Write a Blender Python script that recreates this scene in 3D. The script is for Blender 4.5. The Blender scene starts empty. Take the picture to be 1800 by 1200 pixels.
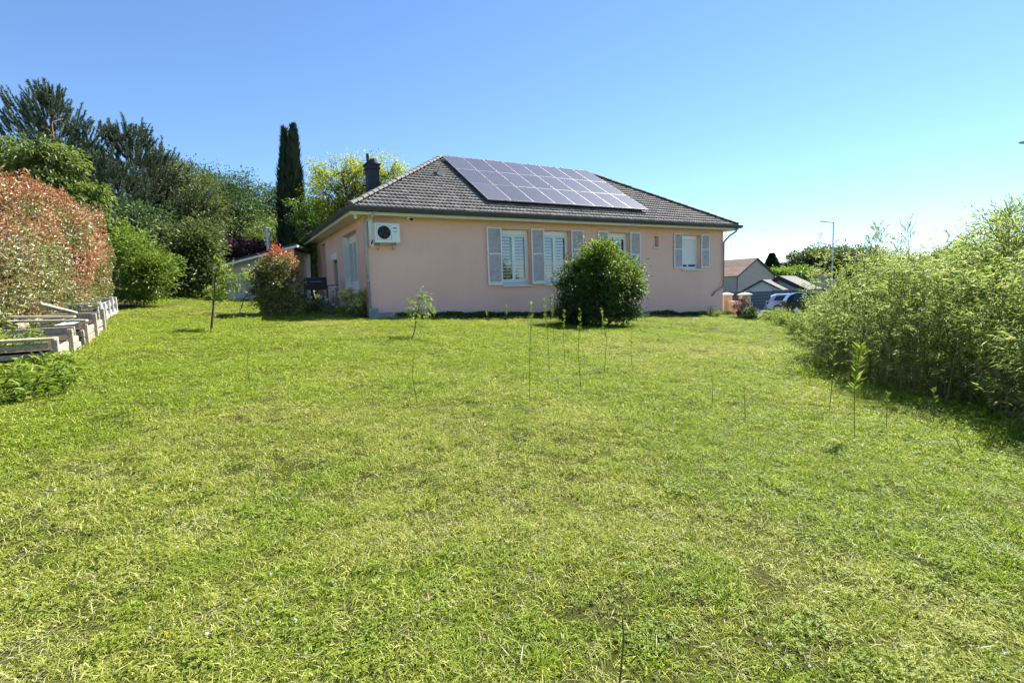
import bpy, math
import numpy as np
from mathutils import Vector, Matrix

SC = bpy.context.scene
COL = SC.collection
PI = math.pi

# ------------------------------------------------------------------ camera
FPX, PITCH, ROLL, EYE = 893.9, 0.1005, -0.0341, 1.6      # focal length in photo pixels, tilts, eye height
cp_, sp_, cr_, sr_ = math.cos(PITCH), math.sin(PITCH), math.cos(ROLL), math.sin(ROLL)
CF = np.array([0, cp_, -sp_]); _U = np.array([0, sp_, cp_]); _R = np.array([1.0, 0, 0])
CR = cr_ * _R + sr_ * _U; CU = -sr_ * _R + cr_ * _U
CAM = np.array([0, 0, EYE])
cd = bpy.data.cameras.new('camera'); cam = bpy.data.objects.new('camera', cd); COL.objects.link(cam)
cd.sensor_fit = 'HORIZONTAL'; cd.sensor_width = 36.0; cd.lens = 36.0 * FPX / 1800.0
cd.clip_start = 0.05; cd.clip_end = 5000
cam.matrix_world = Matrix(((CR[0], CU[0], -CF[0], 0), (CR[1], CU[1], -CF[1], 0), (CR[2], CU[2], -CF[2], EYE), (0, 0, 0, 1)))
SC.camera = cam

# ------------------------------------------------------------------ sky, sun, exposure
SUN_AZ, SUN_EL = math.radians(49), math.radians(52)      # azimuth from +y towards +x
wd = bpy.data.worlds.new('World'); SC.world = wd; wd.use_nodes = True
nt = wd.node_tree; nt.nodes.clear()
sky = nt.nodes.new('ShaderNodeTexSky'); sky.sky_type = 'NISHITA'; sky.sun_disc = False
sky.sun_elevation = SUN_EL; sky.sun_rotation = SUN_AZ
sky.altitude = 0; sky.air_density = 1.0; sky.dust_density = 0.0; sky.ozone_density = 8.0
bg = nt.nodes.new('ShaderNodeBackground'); bg.inputs[1].default_value = 0.076
ow = nt.nodes.new('ShaderNodeOutputWorld')
nt.links.new(sky.outputs[0], bg.inputs[0]); nt.links.new(bg.outputs[0], ow.inputs[0])
sl = bpy.data.lights.new('sun', 'SUN'); sl.energy = 4.8; sl.angle = math.radians(0.53); sl.color = (1.0, 0.94, 0.84)
so = bpy.data.objects.new('sun', sl); COL.objects.link(so)
sdir = Vector((math.sin(SUN_AZ) * math.cos(SUN_EL), math.cos(SUN_AZ) * math.cos(SUN_EL), math.sin(SUN_EL)))
so.rotation_euler = sdir.to_track_quat('Z', 'Y').to_euler(); so.location = (20, 20, 40)
vs = SC.view_settings; vs.view_transform = 'Standard'; vs.look = 'None'; vs.exposure = 1.48; vs.gamma = 1.0
vs.use_curve_mapping = False
SC.cycles.max_bounces = 6; SC.cycles.diffuse_bounces = 3; SC.cycles.glossy_bounces = 3; SC.cycles.transmission_bounces = 4
SC.cycles.transparent_max_bounces = 12; SC.cycles.caustics_reflective = False; SC.cycles.caustics_refractive = False
SC.cycles.use_adaptive_sampling = True; SC.cycles.adaptive_threshold = 0.03

# ------------------------------------------------------------------ places
def ray(px, py):
    d = CF * FPX + CR * (px - 900) - CU * (py - 600)
    return d / d[1]
def at(px, py, y):                      # a point of the photo at a known distance y
    return CAM + ray(px, py) * y
def sstep(a, b, x):
    t = np.clip((x - a) / (b - a), 0, 1)
    return t * t * (3 - 2 * t)
def gz(x, y):                           # height of the ground
    x = np.asarray(x, float); y = np.asarray(y, float)
    z = -0.0728 * np.clip(x, -30, 25) + 0.0319 * np.clip(y, -15, 40)
    w = sstep(9.0, 15.0, x) * sstep(25.5, 33.0, y)
    return z * (1 - w) - 1.0 * w
def gp(px, py):                         # the lawn point seen at a pixel
    d = ray(px, py); t = EYE / (-0.0728 * d[0] + 0.0319 * d[1] - d[2])
    p = CAM + d * t
    return p

HX, HY, YAW, HW, HD, OV, ZE = -4.6833, 16.7103, 0.5105, 17.393, 9.476, 0.4625, 4.360
EU = np.array([math.cos(YAW), math.sin(YAW), 0]); EV = np.array([-math.sin(YAW), math.cos(YAW), 0]); HO = np.array([HX, HY, 0])
def hpt(u, v, z): return HO + EU * u + EV * v + np.array([0, 0, z])
TAN = 3.1445 / (HD / 2 + OV)

# ------------------------------------------------------------------ mesh helpers
class MB:
    def __init__(s): s.v = []; s.f = []
    def quad(s, a, b, c, d):
        n = len(s.v); s.v += [tuple(a), tuple(b), tuple(c), tuple(d)]; s.f.append((n, n + 1, n + 2, n + 3)); return s
    def tri(s, a, b, c):
        n = len(s.v); s.v += [tuple(a), tuple(b), tuple(c)]; s.f.append((n, n + 1, n + 2)); return s
    def poly(s, pts):
        n = len(s.v); s.v += [tuple(p) for p in pts]; s.f.append(tuple(range(n, n + len(pts)))); return s
    def box(s, x0, x1, y0, y1, z0, z1, M=None, b=0.0):
        P = []
        if b > 0:
            n = len(s.v)
            X = [x0, x0 + b, x1 - b, x1]; Y = [y0, y0 + b, y1 - b, y1]; Z = [z0, z0 + b, z1 - b, z1]
            idx = {}
            def V(i, j, k):
                if (i, j, k) not in idx:
                    idx[(i, j, k)] = len(s.v); p = Vector((X[i], Y[j], Z[k])); s.v.append(tuple(M @ p if M else p))
                return idx[(i, j, k)]
            for k, a in ((0, 0), (3, 1)):
                q = [V(1, 1, k), V(2, 1, k), V(2, 2, k), V(1, 2, k)]; s.f.append(tuple(q if a else q[::-1]))
                q = [V(1, k, 1), V(2, k, 1), V(2, k, 2), V(1, k, 2)]; s.f.append(tuple(q[::-1] if a else q))
                q = [V(k, 1, 1), V(k, 2, 1), V(k, 2, 2), V(k, 1, 2)]; s.f.append(tuple(q if a else q[::-1]))
            for i, ii in ((1, 0), (2, 3)):
                for j, jj in ((1, 0), (2, 3)):
                    s.f.append((V(ii, j, 1), V(ii, j, 2), V(i, jj, 2), V(i, jj, 1)))
                    s.f.append((V(ii, 1, j), V(ii, 2, j), V(i, 2, jj), V(i, 1, jj)))
                    s.f.append((V(1, ii, j), V(2, ii, j), V(2, i, jj), V(1, i, jj)))
                    for k, kk in ((1, 0), (2, 3)): s.f.append((V(ii, j, k), V(i, jj, k), V(i, j, kk)))
            return s
        n = len(s.v)
        for z in (z0, z1):
            for (x, y) in ((x0, y0), (x1, y0), (x1, y1), (x0, y1)):
                p = Vector((x, y, z)); s.v.append(tuple(M @ p if M else p))
        for q in ((3, 2, 1, 0), (4, 5, 6, 7), (0, 1, 5, 4), (1, 2, 6, 5), (2, 3, 7, 6), (3, 0, 4, 7)): s.f.append(tuple(n + i for i in q))
        return s
    def tube(s, pts, rads, k=8, cap=True):
        pts = [Vector(p) for p in pts]; n0 = len(s.v)
        if not hasattr(rads, '__len__'): rads = [rads] * len(pts)
        prev = None
        for i, p in enumerate(pts):
            t = (pts[min(i + 1, len(pts) - 1)] - pts[max(i - 1, 0)])
            t = t.normalized() if t.length > 1e-9 else Vector((0, 0, 1))
            if prev is None:
                a = t.cross(Vector((0, 0, 1)))
                if a.length < 1e-3: a = t.cross(Vector((1, 0, 0)))
            else:
                a = prev - t * prev.dot(t)
                if a.length < 1e-4: a = t.orthogonal()
            a.normalize(); prev = a; b = t.cross(a)
            for j in range(k):
                w = 2 * PI * j / k; s.v.append(tuple(p + (a * math.cos(w) + b * math.sin(w)) * rads[i]))
        for i in range(len(pts) - 1):
            for j in range(k):
                a0 = n0 + i * k + j; a1 = n0 + i * k + (j + 1) % k
                s.f.append((a0, a1, a1 + k, a0 + k))
        if cap:
            s.f.append(tuple(n0 + j for j in range(k))[::-1]); e = n0 + (len(pts) - 1) * k
            s.f.append(tuple(e + j for j in range(k)))
        return s
    def cyl(s, a, b, r, k=12): return s.tube([a, b], [r, r], k)
    def build(s, name, mat, parent=None, smooth=False):
        me = bpy.data.meshes.new(name); me.from_pydata(s.v, [], s.f); me.materials.append(mat)
        if smooth: me.polygons.foreach_set('use_smooth', [True] * len(me.polygons))
        me.update()
        return link(name, me, parent)

def link(name, data, parent=None):
    o = bpy.data.objects.new(name, data); COL.objects.link(o)
    if parent is not None: o.parent = parent
    return o
def empty(name, loc=(0, 0, 0), rz=0.0):
    o = bpy.data.objects.new(name, None); COL.objects.link(o); o.location = tuple(loc); o.rotation_euler = (0, 0, rz)
    o.empty_display_size = 0.2
    return o
def tag(o, label=None, cat=None, group=None, kind=None):
    if label: o['label'] = label
    if cat: o['category'] = cat
    if group: o['group'] = group
    if kind: o['kind'] = kind
    return o
def copy_tree(o, parent=None):
    c = o.copy(); COL.objects.link(c); c.parent = parent
    for ch in list(o.children): copy_tree(ch, c)
    return c
def mesh_np(name, V, F, mat, parent=None, attrs=None, do_link=True):
    V = np.asarray(V, np.float32); F = np.asarray(F, np.int32)
    me = bpy.data.meshes.new(name); nf, k = F.shape
    me.vertices.add(len(V)); me.vertices.foreach_set('co', V.ravel())
    me.loops.add(nf * k); me.loops.foreach_set('vertex_index', F.ravel())
    me.polygons.add(nf); me.polygons.foreach_set('loop_start', np.arange(0, nf * k, k, dtype=np.int32))
    me.materials.append(mat)
    for n, a in (attrs or {}).items():
        at_ = me.attributes.new(n, 'FLOAT', 'POINT'); at_.data.foreach_set('value', np.asarray(a, np.float32))
    me.update(calc_edges=True)
    if not do_link: return me
    return link(name, me, parent)

def norm(a): return a / (np.linalg.norm(a, axis=-1, keepdims=True) + 1e-9)
def rdir(rng, n): return norm(rng.normal(size=(n, 3)))

def leaf_arrays(P, A, N, L, Wd, fold=0.25, curl=0.0):
    """one folded four-cornered leaf for every row: base P, axis A, normal N, length L, width Wd"""
    n = len(P); A = norm(A); S = norm(np.cross(A, N)); N2 = np.cross(S, A)
    L = np.broadcast_to(np.asarray(L, float), (n,))[:, None]; Wd = np.broadcast_to(np.asarray(Wd, float), (n,))[:, None]
    V = np.empty((n, 4, 3))
    V[:, 0] = P
    mid = P + A * L * 0.45
    V[:, 1] = mid + S * Wd * 0.5 + N2 * Wd * fold
    V[:, 2] = P + A * L - N2 * L * curl
    V[:, 3] = mid - S * Wd * 0.5 + N2 * Wd * fold
    b = np.arange(n)[:, None] * 4
    F = np.concatenate([b + np.array([[0, 1, 2]]), b + np.array([[0, 2, 3]])], 0)
    return V.reshape(-1, 3), F
def leaves(name, P, A, N, L, Wd, mat, parent=None, tint=None, fold=0.25, curl=0.0, do_link=True):
    V, F = leaf_arrays(P, A, N, L, Wd, fold, curl)
    at_ = None if tint is None else {'tint': np.repeat(tint, 4)}
    return mesh_np(name, V, F, mat, parent, at_, do_link)

# smooth value noise for numpy
class VNoise:
    def __init__(s, seed, n=64): s.g = np.random.default_rng(seed).random((n, n)); s.n = n
    def __call__(s, x, y):
        x = np.asarray(x, float); y = np.asarray(y, float)
        i = np.floor(x).astype(int); j = np.floor(y).astype(int); fx = x - i; fy = y - j
        fx = fx * fx * (3 - 2 * fx); fy = fy * fy * (3 - 2 * fy); n = s.n; g = s.g
        a = g[i % n, j % n]; b = g[(i + 1) % n, j % n]; c = g[i % n, (j + 1) % n]; d = g[(i + 1) % n, (j + 1) % n]
        return (a * (1 - fx) + b * fx) * (1 - fy) + (c * (1 - fx) + d * fx) * fy
VN1, VN2, VN3, VN4 = VNoise(1), VNoise(2), VNoise(3), VNoise(4)

# ------------------------------------------------------------------ materials
def new_mat(name):
    m = bpy.data.materials.new(name); m.use_nodes = True; m.node_tree.nodes.clear()
    return m, m.node_tree.nodes, m.node_tree.links
def ramp(N, cols, pos=None):
    r = N.new('ShaderNodeValToRGB'); e = r.color_ramp.elements
    pos = pos or [i / max(1, len(cols) - 1) for i in range(len(cols))]
    e[0].position = pos[0]; e[0].color = (*cols[0], 1)
    for i in range(1, len(cols)):
        q = e[1] if (i == 1) else e.new(pos[i])
        q.position = pos[i]; q.color = (*cols[i], 1)
    return r
def bsdf(N, rough=0.6, spec=0.5, metal=0.0):
    b = N.new('ShaderNodeBsdfPrincipled'); b.inputs['Roughness'].default_value = rough
    b.inputs['Specular IOR Level'].default_value = spec; b.inputs['Metallic'].default_value = metal
    return b
def out(N, L, sh):
    o = N.new('ShaderNodeOutputMaterial'); L.new(sh, o.inputs[0])

def mat_plain(name, c, rough=0.6, spec=0.4, metal=0.0, var=0.06, scale=6.0, bump=0.0, bscale=60.0, dirt=None, dirt_amt=0.0, dirt_scale=2.0):
    """painted or solid surface: slow colour drift, fine grain, optional stains"""
    m, N, L = new_mat(name); b = bsdf(N, rough, spec, metal)
    tc = N.new('ShaderNodeTexCoord')
    n1 = N.new('ShaderNodeTexNoise'); n1.inputs['Scale'].default_value = scale; n1.inputs['Detail'].default_value = 6
    L.new(tc.outputs['Object'], n1.inputs['Vector'])
    c = np.array(c); r = ramp(N, [tuple(c * (1 - var * 2)), tuple(np.clip(c * (1 + var * 2), 0, .95))], [0.3, 0.7])
    L.new(n1.outputs['Fac'], r.inputs[0]); col = r.outputs[0]
    if dirt is not None:
        n2 = N.new('ShaderNodeTexNoise'); n2.inputs['Scale'].default_value = dirt_scale; n2.inputs['Detail'].default_value = 8; n2.inputs['Roughness'].default_value = .65
        L.new(tc.outputs['Object'], n2.inputs['Vector'])
        r2 = ramp(N, [(0, 0, 0), (dirt_amt,) * 3], [0.45, 0.72]); L.new(n2.outputs['Fac'], r2.inputs[0])
        mx = N.new('ShaderNodeMix'); mx.data_type = 'RGBA'; L.new(r2.outputs[0], mx.inputs[0]); L.new(col, mx.inputs[6]); mx.inputs[7].default_value = (*dirt, 1)
        col = mx.outputs[2]
    L.new(col, b.inputs['Base Color'])
    if bump > 0:
        n3 = N.new('ShaderNodeTexNoise'); n3.inputs['Scale'].default_value = bscale; n3.inputs['Detail'].default_value = 4
        L.new(tc.outputs['Object'], n3.inputs['Vector'])
        bp = N.new('ShaderNodeBump'); bp.inputs['Strength'].default_value = bump; bp.inputs['Distance'].default_value = 0.01
        L.new(n3.outputs['Fac'], bp.inputs['Height']); L.new(bp.outputs[0], b.inputs['Normal'])
    out(N, L, b.outputs[0]); return m

def mat_leaf(name, cols, trans=0.4, tcol=1.25, rough=0.45, spec=0.35, tint=None, gain=None):
    """leaves: a colour of its own for every leaf, light shining through"""
    k_ = 1.5 if gain is None else gain; cols = [tuple(min(.75, v * k_) for v in c) for c in cols]; tint = tint and [tuple(min(.75, v * k_) for v in c) for c in tint]
    m, N, L = new_mat(name); g = N.new('ShaderNodeNewGeometry')
    r = ramp(N, cols); fac = g.outputs['Random Per Island']
    L.new(fac, r.inputs[0]); col = r.outputs[0]
    if tint:                                   # colours for leaves with tint 1 (young growth; on the laurel, painted sunlight)
        r2 = ramp(N, tint); L.new(fac, r2.inputs[0])
        a = N.new('ShaderNodeAttribute'); a.attribute_name = 'tint'
        mx = N.new('ShaderNodeMix'); mx.data_type = 'RGBA'; L.new(a.outputs['Fac'], mx.inputs[0]); L.new(col, mx.inputs[6]); L.new(r2.outputs[0], mx.inputs[7])
        col = mx.outputs[2]
    b = bsdf(N, rough, spec); L.new(col, b.inputs['Base Color'])
    t = N.new('ShaderNodeBsdfTranslucent')
    hs = N.new('ShaderNodeHueSaturation'); hs.inputs['Value'].default_value = tcol; hs.inputs['Saturation'].default_value = 1.1; hs.inputs['Hue'].default_value = 0.49
    L.new(col, hs.inputs['Color']); L.new(hs.outputs[0], t.inputs['Color'])
    mx = N.new('ShaderNodeMixShader'); mx.inputs[0].default_value = trans
    L.new(b.outputs[0], mx.inputs[1]); L.new(t.outputs[0], mx.inputs[2]); out(N, L, mx.outputs[0])
    return m

def mat_glass(name, tintc=(0.9, 0.95, 0.95), refl=0.16):
    m, N, L = new_mat(name)
    tr = N.new('ShaderNodeBsdfTransparent'); tr.inputs[0].default_value = (*tintc, 1)
    gl = N.new('ShaderNodeBsdfGlossy'); gl.inputs['Roughness'].default_value = 0.02
    fr = N.new('ShaderNodeFresnel'); fr.inputs[0].default_value = 1.5
    mp = N.new('ShaderNodeMath'); mp.operation = 'ADD'; mp.inputs[1].default_value = refl; L.new(fr.outputs[0], mp.inputs[0])
    mx = N.new('ShaderNodeMixShader'); L.new(mp.outputs[0], mx.inputs[0]); L.new(tr.outputs[0], mx.inputs[1]); L.new(gl.outputs[0], mx.inputs[2])
    out(N, L, mx.outputs[0]); return m

def mat_tiles(name, cols, rough=0.75):
    m, N, L = new_mat(name); g = N.new('ShaderNodeNewGeometry'); tc = N.new('ShaderNodeTexCoord')
    r = ramp(N, cols); L.new(g.outputs['Random Per Island'], r.inputs[0])
    n = N.new('ShaderNodeTexNoise'); n.inputs['Scale'].default_value = 2.5; n.inputs['Detail'].default_value = 9; n.inputs['Roughness'].default_value = .7
    L.new(tc.outputs['Object'], n.inputs['Vector'])
    r2 = ramp(N, [(.6, .6, .6), (1.15, 1.13, 1.1)], [.3, .7]); L.new(n.outputs['Fac'], r2.inputs[0])
    mx = N.new('ShaderNodeMix'); mx.data_type = 'RGBA'; mx.blend_type = 'MULTIPLY'; mx.inputs[0].default_value = 1
    L.new(r.outputs[0], mx.inputs[6]); L.new(r2.outputs[0], mx.inputs[7])
    b = bsdf(N, rough, .35); L.new(mx.outputs[2], b.inputs['Base Color']); out(N, L, b.outputs[0]); return m

def mat_wood(name, light, dark, scale=8.0):
    m, N, L = new_mat(name); tc = N.new('ShaderNodeTexCoord'); mp = N.new('ShaderNodeMapping')
    mp.inputs['Scale'].default_value = (1.0, 14, 14); L.new(tc.outputs['Object'], mp.inputs[0])
    n = N.new('ShaderNodeTexNoise'); n.inputs['Scale'].default_value = scale * .35; n.inputs['Detail'].default_value = 10; n.inputs['Roughness'].default_value = .7
    L.new(mp.outputs[0], n.inputs['Vector'])
    r = ramp(N, [dark, light, light], [.32, .52, .8]); L.new(n.outputs['Fac'], r.inputs[0])
    b = bsdf(N, .85, .2); L.new(r.outputs[0], b.inputs['Base Color'])
    bp = N.new('ShaderNodeBump'); bp.inputs['Strength'].default_value = .6; bp.inputs['Distance'].default_value = .01
    L.new(n.outputs['Fac'], bp.inputs['Height']); L.new(bp.outputs[0], b.inputs['Normal']); out(N, L, b.outputs[0]); return m

def mat_stucco():
    m, N, L = new_mat('pink_stucco'); tc = N.new('ShaderNodeTexCoord'); b = bsdf(N, .9, .2)
    n = N.new('ShaderNodeTexNoise'); n.inputs['Scale'].default_value = .5; n.inputs['Detail'].default_value = 7; n.inputs['Roughness'].default_value = .6
    L.new(tc.outputs['Object'], n.inputs['Vector'])
    r = ramp(N, [(.82, .505, .405), (.87, .535, .43), (.89, .57, .465)], [.3, .5, .72]); L.new(n.outputs['Fac'], r.inputs[0])
    # rain streaks under the eaves
    mp = N.new('ShaderNodeMapping'); mp.inputs['Scale'].default_value = (3.0, 3.0, .12); L.new(tc.outputs['Object'], mp.inputs[0])
    s = N.new('ShaderNodeTexNoise'); s.inputs['Scale'].default_value = 2.0; s.inputs['Detail'].default_value = 5; L.new(mp.outputs[0], s.inputs['Vector'])
    r2 = ramp(N, [(1, 1, 1), (.98, .978, .976)], [.5, .8]); L.new(s.outputs['Fac'], r2.inputs[0])
    mx = N.new('ShaderNodeMix'); mx.data_type = 'RGBA'; mx.blend_type = 'MULTIPLY'; mx.inputs[0].default_value = 1
    L.new(r.outputs[0], mx.inputs[6]); L.new(r2.outputs[0], mx.inputs[7]); L.new(mx.outputs[2], b.inputs['Base Color'])
    n3 = N.new('ShaderNodeTexNoise'); n3.inputs['Scale'].default_value = 90; n3.inputs['Detail'].default_value = 3; L.new(tc.outputs['Object'], n3.inputs['Vector'])
    bp = N.new('ShaderNodeBump'); bp.inputs['Strength'].default_value = .5; bp.inputs['Distance'].default_value = .006
    L.new(n3.outputs['Fac'], bp.inputs['Height']); L.new(bp.outputs[0], b.inputs['Normal']); out(N, L, b.outputs[0]); return m

def mat_solar():
    m, N, L = new_mat('solar_cells'); tc = N.new('ShaderNodeTexCoord'); b = bsdf(N, .22, .5)
    sx = N.new('ShaderNodeSeparateXYZ'); L.new(tc.outputs['Object'], sx.inputs[0])
    def grid(sock, per, w):
        a = N.new('ShaderNodeMath'); a.operation = 'PINGPONG'; a.inputs[1].default_value = per / 2; L.new(sock, a.inputs[0])
        c = N.new('ShaderNodeMath'); c.operation = 'LESS_THAN'; c.inputs[1].default_value = w; L.new(a.outputs[0], c.inputs[0]); return c.outputs[0]
    g1 = grid(sx.outputs['X'], .16, .003); g2 = grid(sx.outputs['Y'], .16, .003)
    mxm = N.new('ShaderNodeMath'); mxm.operation = 'MAXIMUM'; L.new(g1, mxm.inputs[0]); L.new(g2, mxm.inputs[1])
    oi = N.new('ShaderNodeObjectInfo'); r = ramp(N, [(.08, .078, .088), (.10, .097, .108)]); L.new(oi.outputs['Random'], r.inputs[0])
    mx = N.new('ShaderNodeMix'); mx.data_type = 'RGBA'; L.new(mxm.outputs[0], mx.inputs[0]); L.new(r.outputs[0], mx.inputs[6]); mx.inputs[7].default_value = (.13, .128, .14, 1)
    L.new(mx.outputs[2], b.inputs['Base Color']); b.inputs['Specular IOR Level'].default_value = .35
    out(N, L, b.outputs[0]); return m

def mat_ground():
    m, N, L = new_mat('lawn_soil'); tc = N.new('ShaderNodeTexCoord'); b = bsdf(N, .95, .1)
    n = N.new('ShaderNodeTexNoise'); n.inputs['Scale'].default_value = .45; n.inputs['Detail'].default_value = 6; L.new(tc.outputs['Object'], n.inputs['Vector'])
    f = N.new('ShaderNodeTexNoise'); f.inputs['Scale'].default_value = 45; f.inputs['Detail'].default_value = 6; f.inputs['Roughness'].default_value = .75; L.new(tc.outputs['Object'], f.inputs['Vector'])
    r = ramp(N, [(.05, .065, .014), (.075, .085, .02), (.11, .10, .04)], [.35, .5, .7]); L.new(n.outputs['Fac'], r.inputs[0])
    r2 = ramp(N, [(.35, .33, .3), (1.1, 1.1, 1.0)], [.3, .65]); L.new(f.outputs['Fac'], r2.inputs[0])
    mx = N.new('ShaderNodeMix'); mx.data_type = 'RGBA'; mx.blend_type = 'MULTIPLY'; mx.inputs[0].default_value = 1
    L.new(r.outputs[0], mx.inputs[6]); L.new(r2.outputs[0], mx.inputs[7]); L.new(mx.outputs[2], b.inputs['Base Color'])
    bp = N.new('ShaderNodeBump'); bp.inputs['Strength'].default_value = .8; bp.inputs['Distance'].default_value = .03
    L.new(f.outputs['Fac'], bp.inputs['Height']); L.new(bp.outputs[0], b.inputs['Normal']); out(N, L, b.outputs[0]); return m

def mat_grass(name, cols_green, cols_dry, trans=.38):
    """grass instances: 'dry' on each instance mixes fresh and dry colours"""
    m, N, L = new_mat(name); g = N.new('ShaderNodeNewGeometry')
    r = ramp(N, cols_green); r2 = ramp(N, cols_dry)
    L.new(g.outputs['Random Per Island'], r.inputs[0]); L.new(g.outputs['Random Per Island'], r2.inputs[0])
    a = N.new('ShaderNodeAttribute'); a.attribute_type = 'INSTANCER'; a.attribute_name = 'dry'
    mx = N.new('ShaderNodeMix'); mx.data_type = 'RGBA'; L.new(a.outputs['Fac'], mx.inputs[0]); L.new(r.outputs[0], mx.inputs[6]); L.new(r2.outputs[0], mx.inputs[7])
    b = bsdf(N, .5, .3); L.new(mx.outputs[2], b.inputs['Base Color'])
    t = N.new('ShaderNodeBsdfTranslucent')
    hs = N.new('ShaderNodeHueSaturation'); hs.inputs['Value'].default_value = 1.3; hs.inputs['Saturation'].default_value = 1.1; L.new(mx.outputs[2], hs.inputs['Color']); L.new(hs.outputs[0], t.inputs[0])
    ms = N.new('ShaderNodeMixShader'); ms.inputs[0].default_value = trans; L.new(b.outputs[0], ms.inputs[1]); L.new(t.outputs[0], ms.inputs[2]); out(N, L, ms.outputs[0])
    return m

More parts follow.
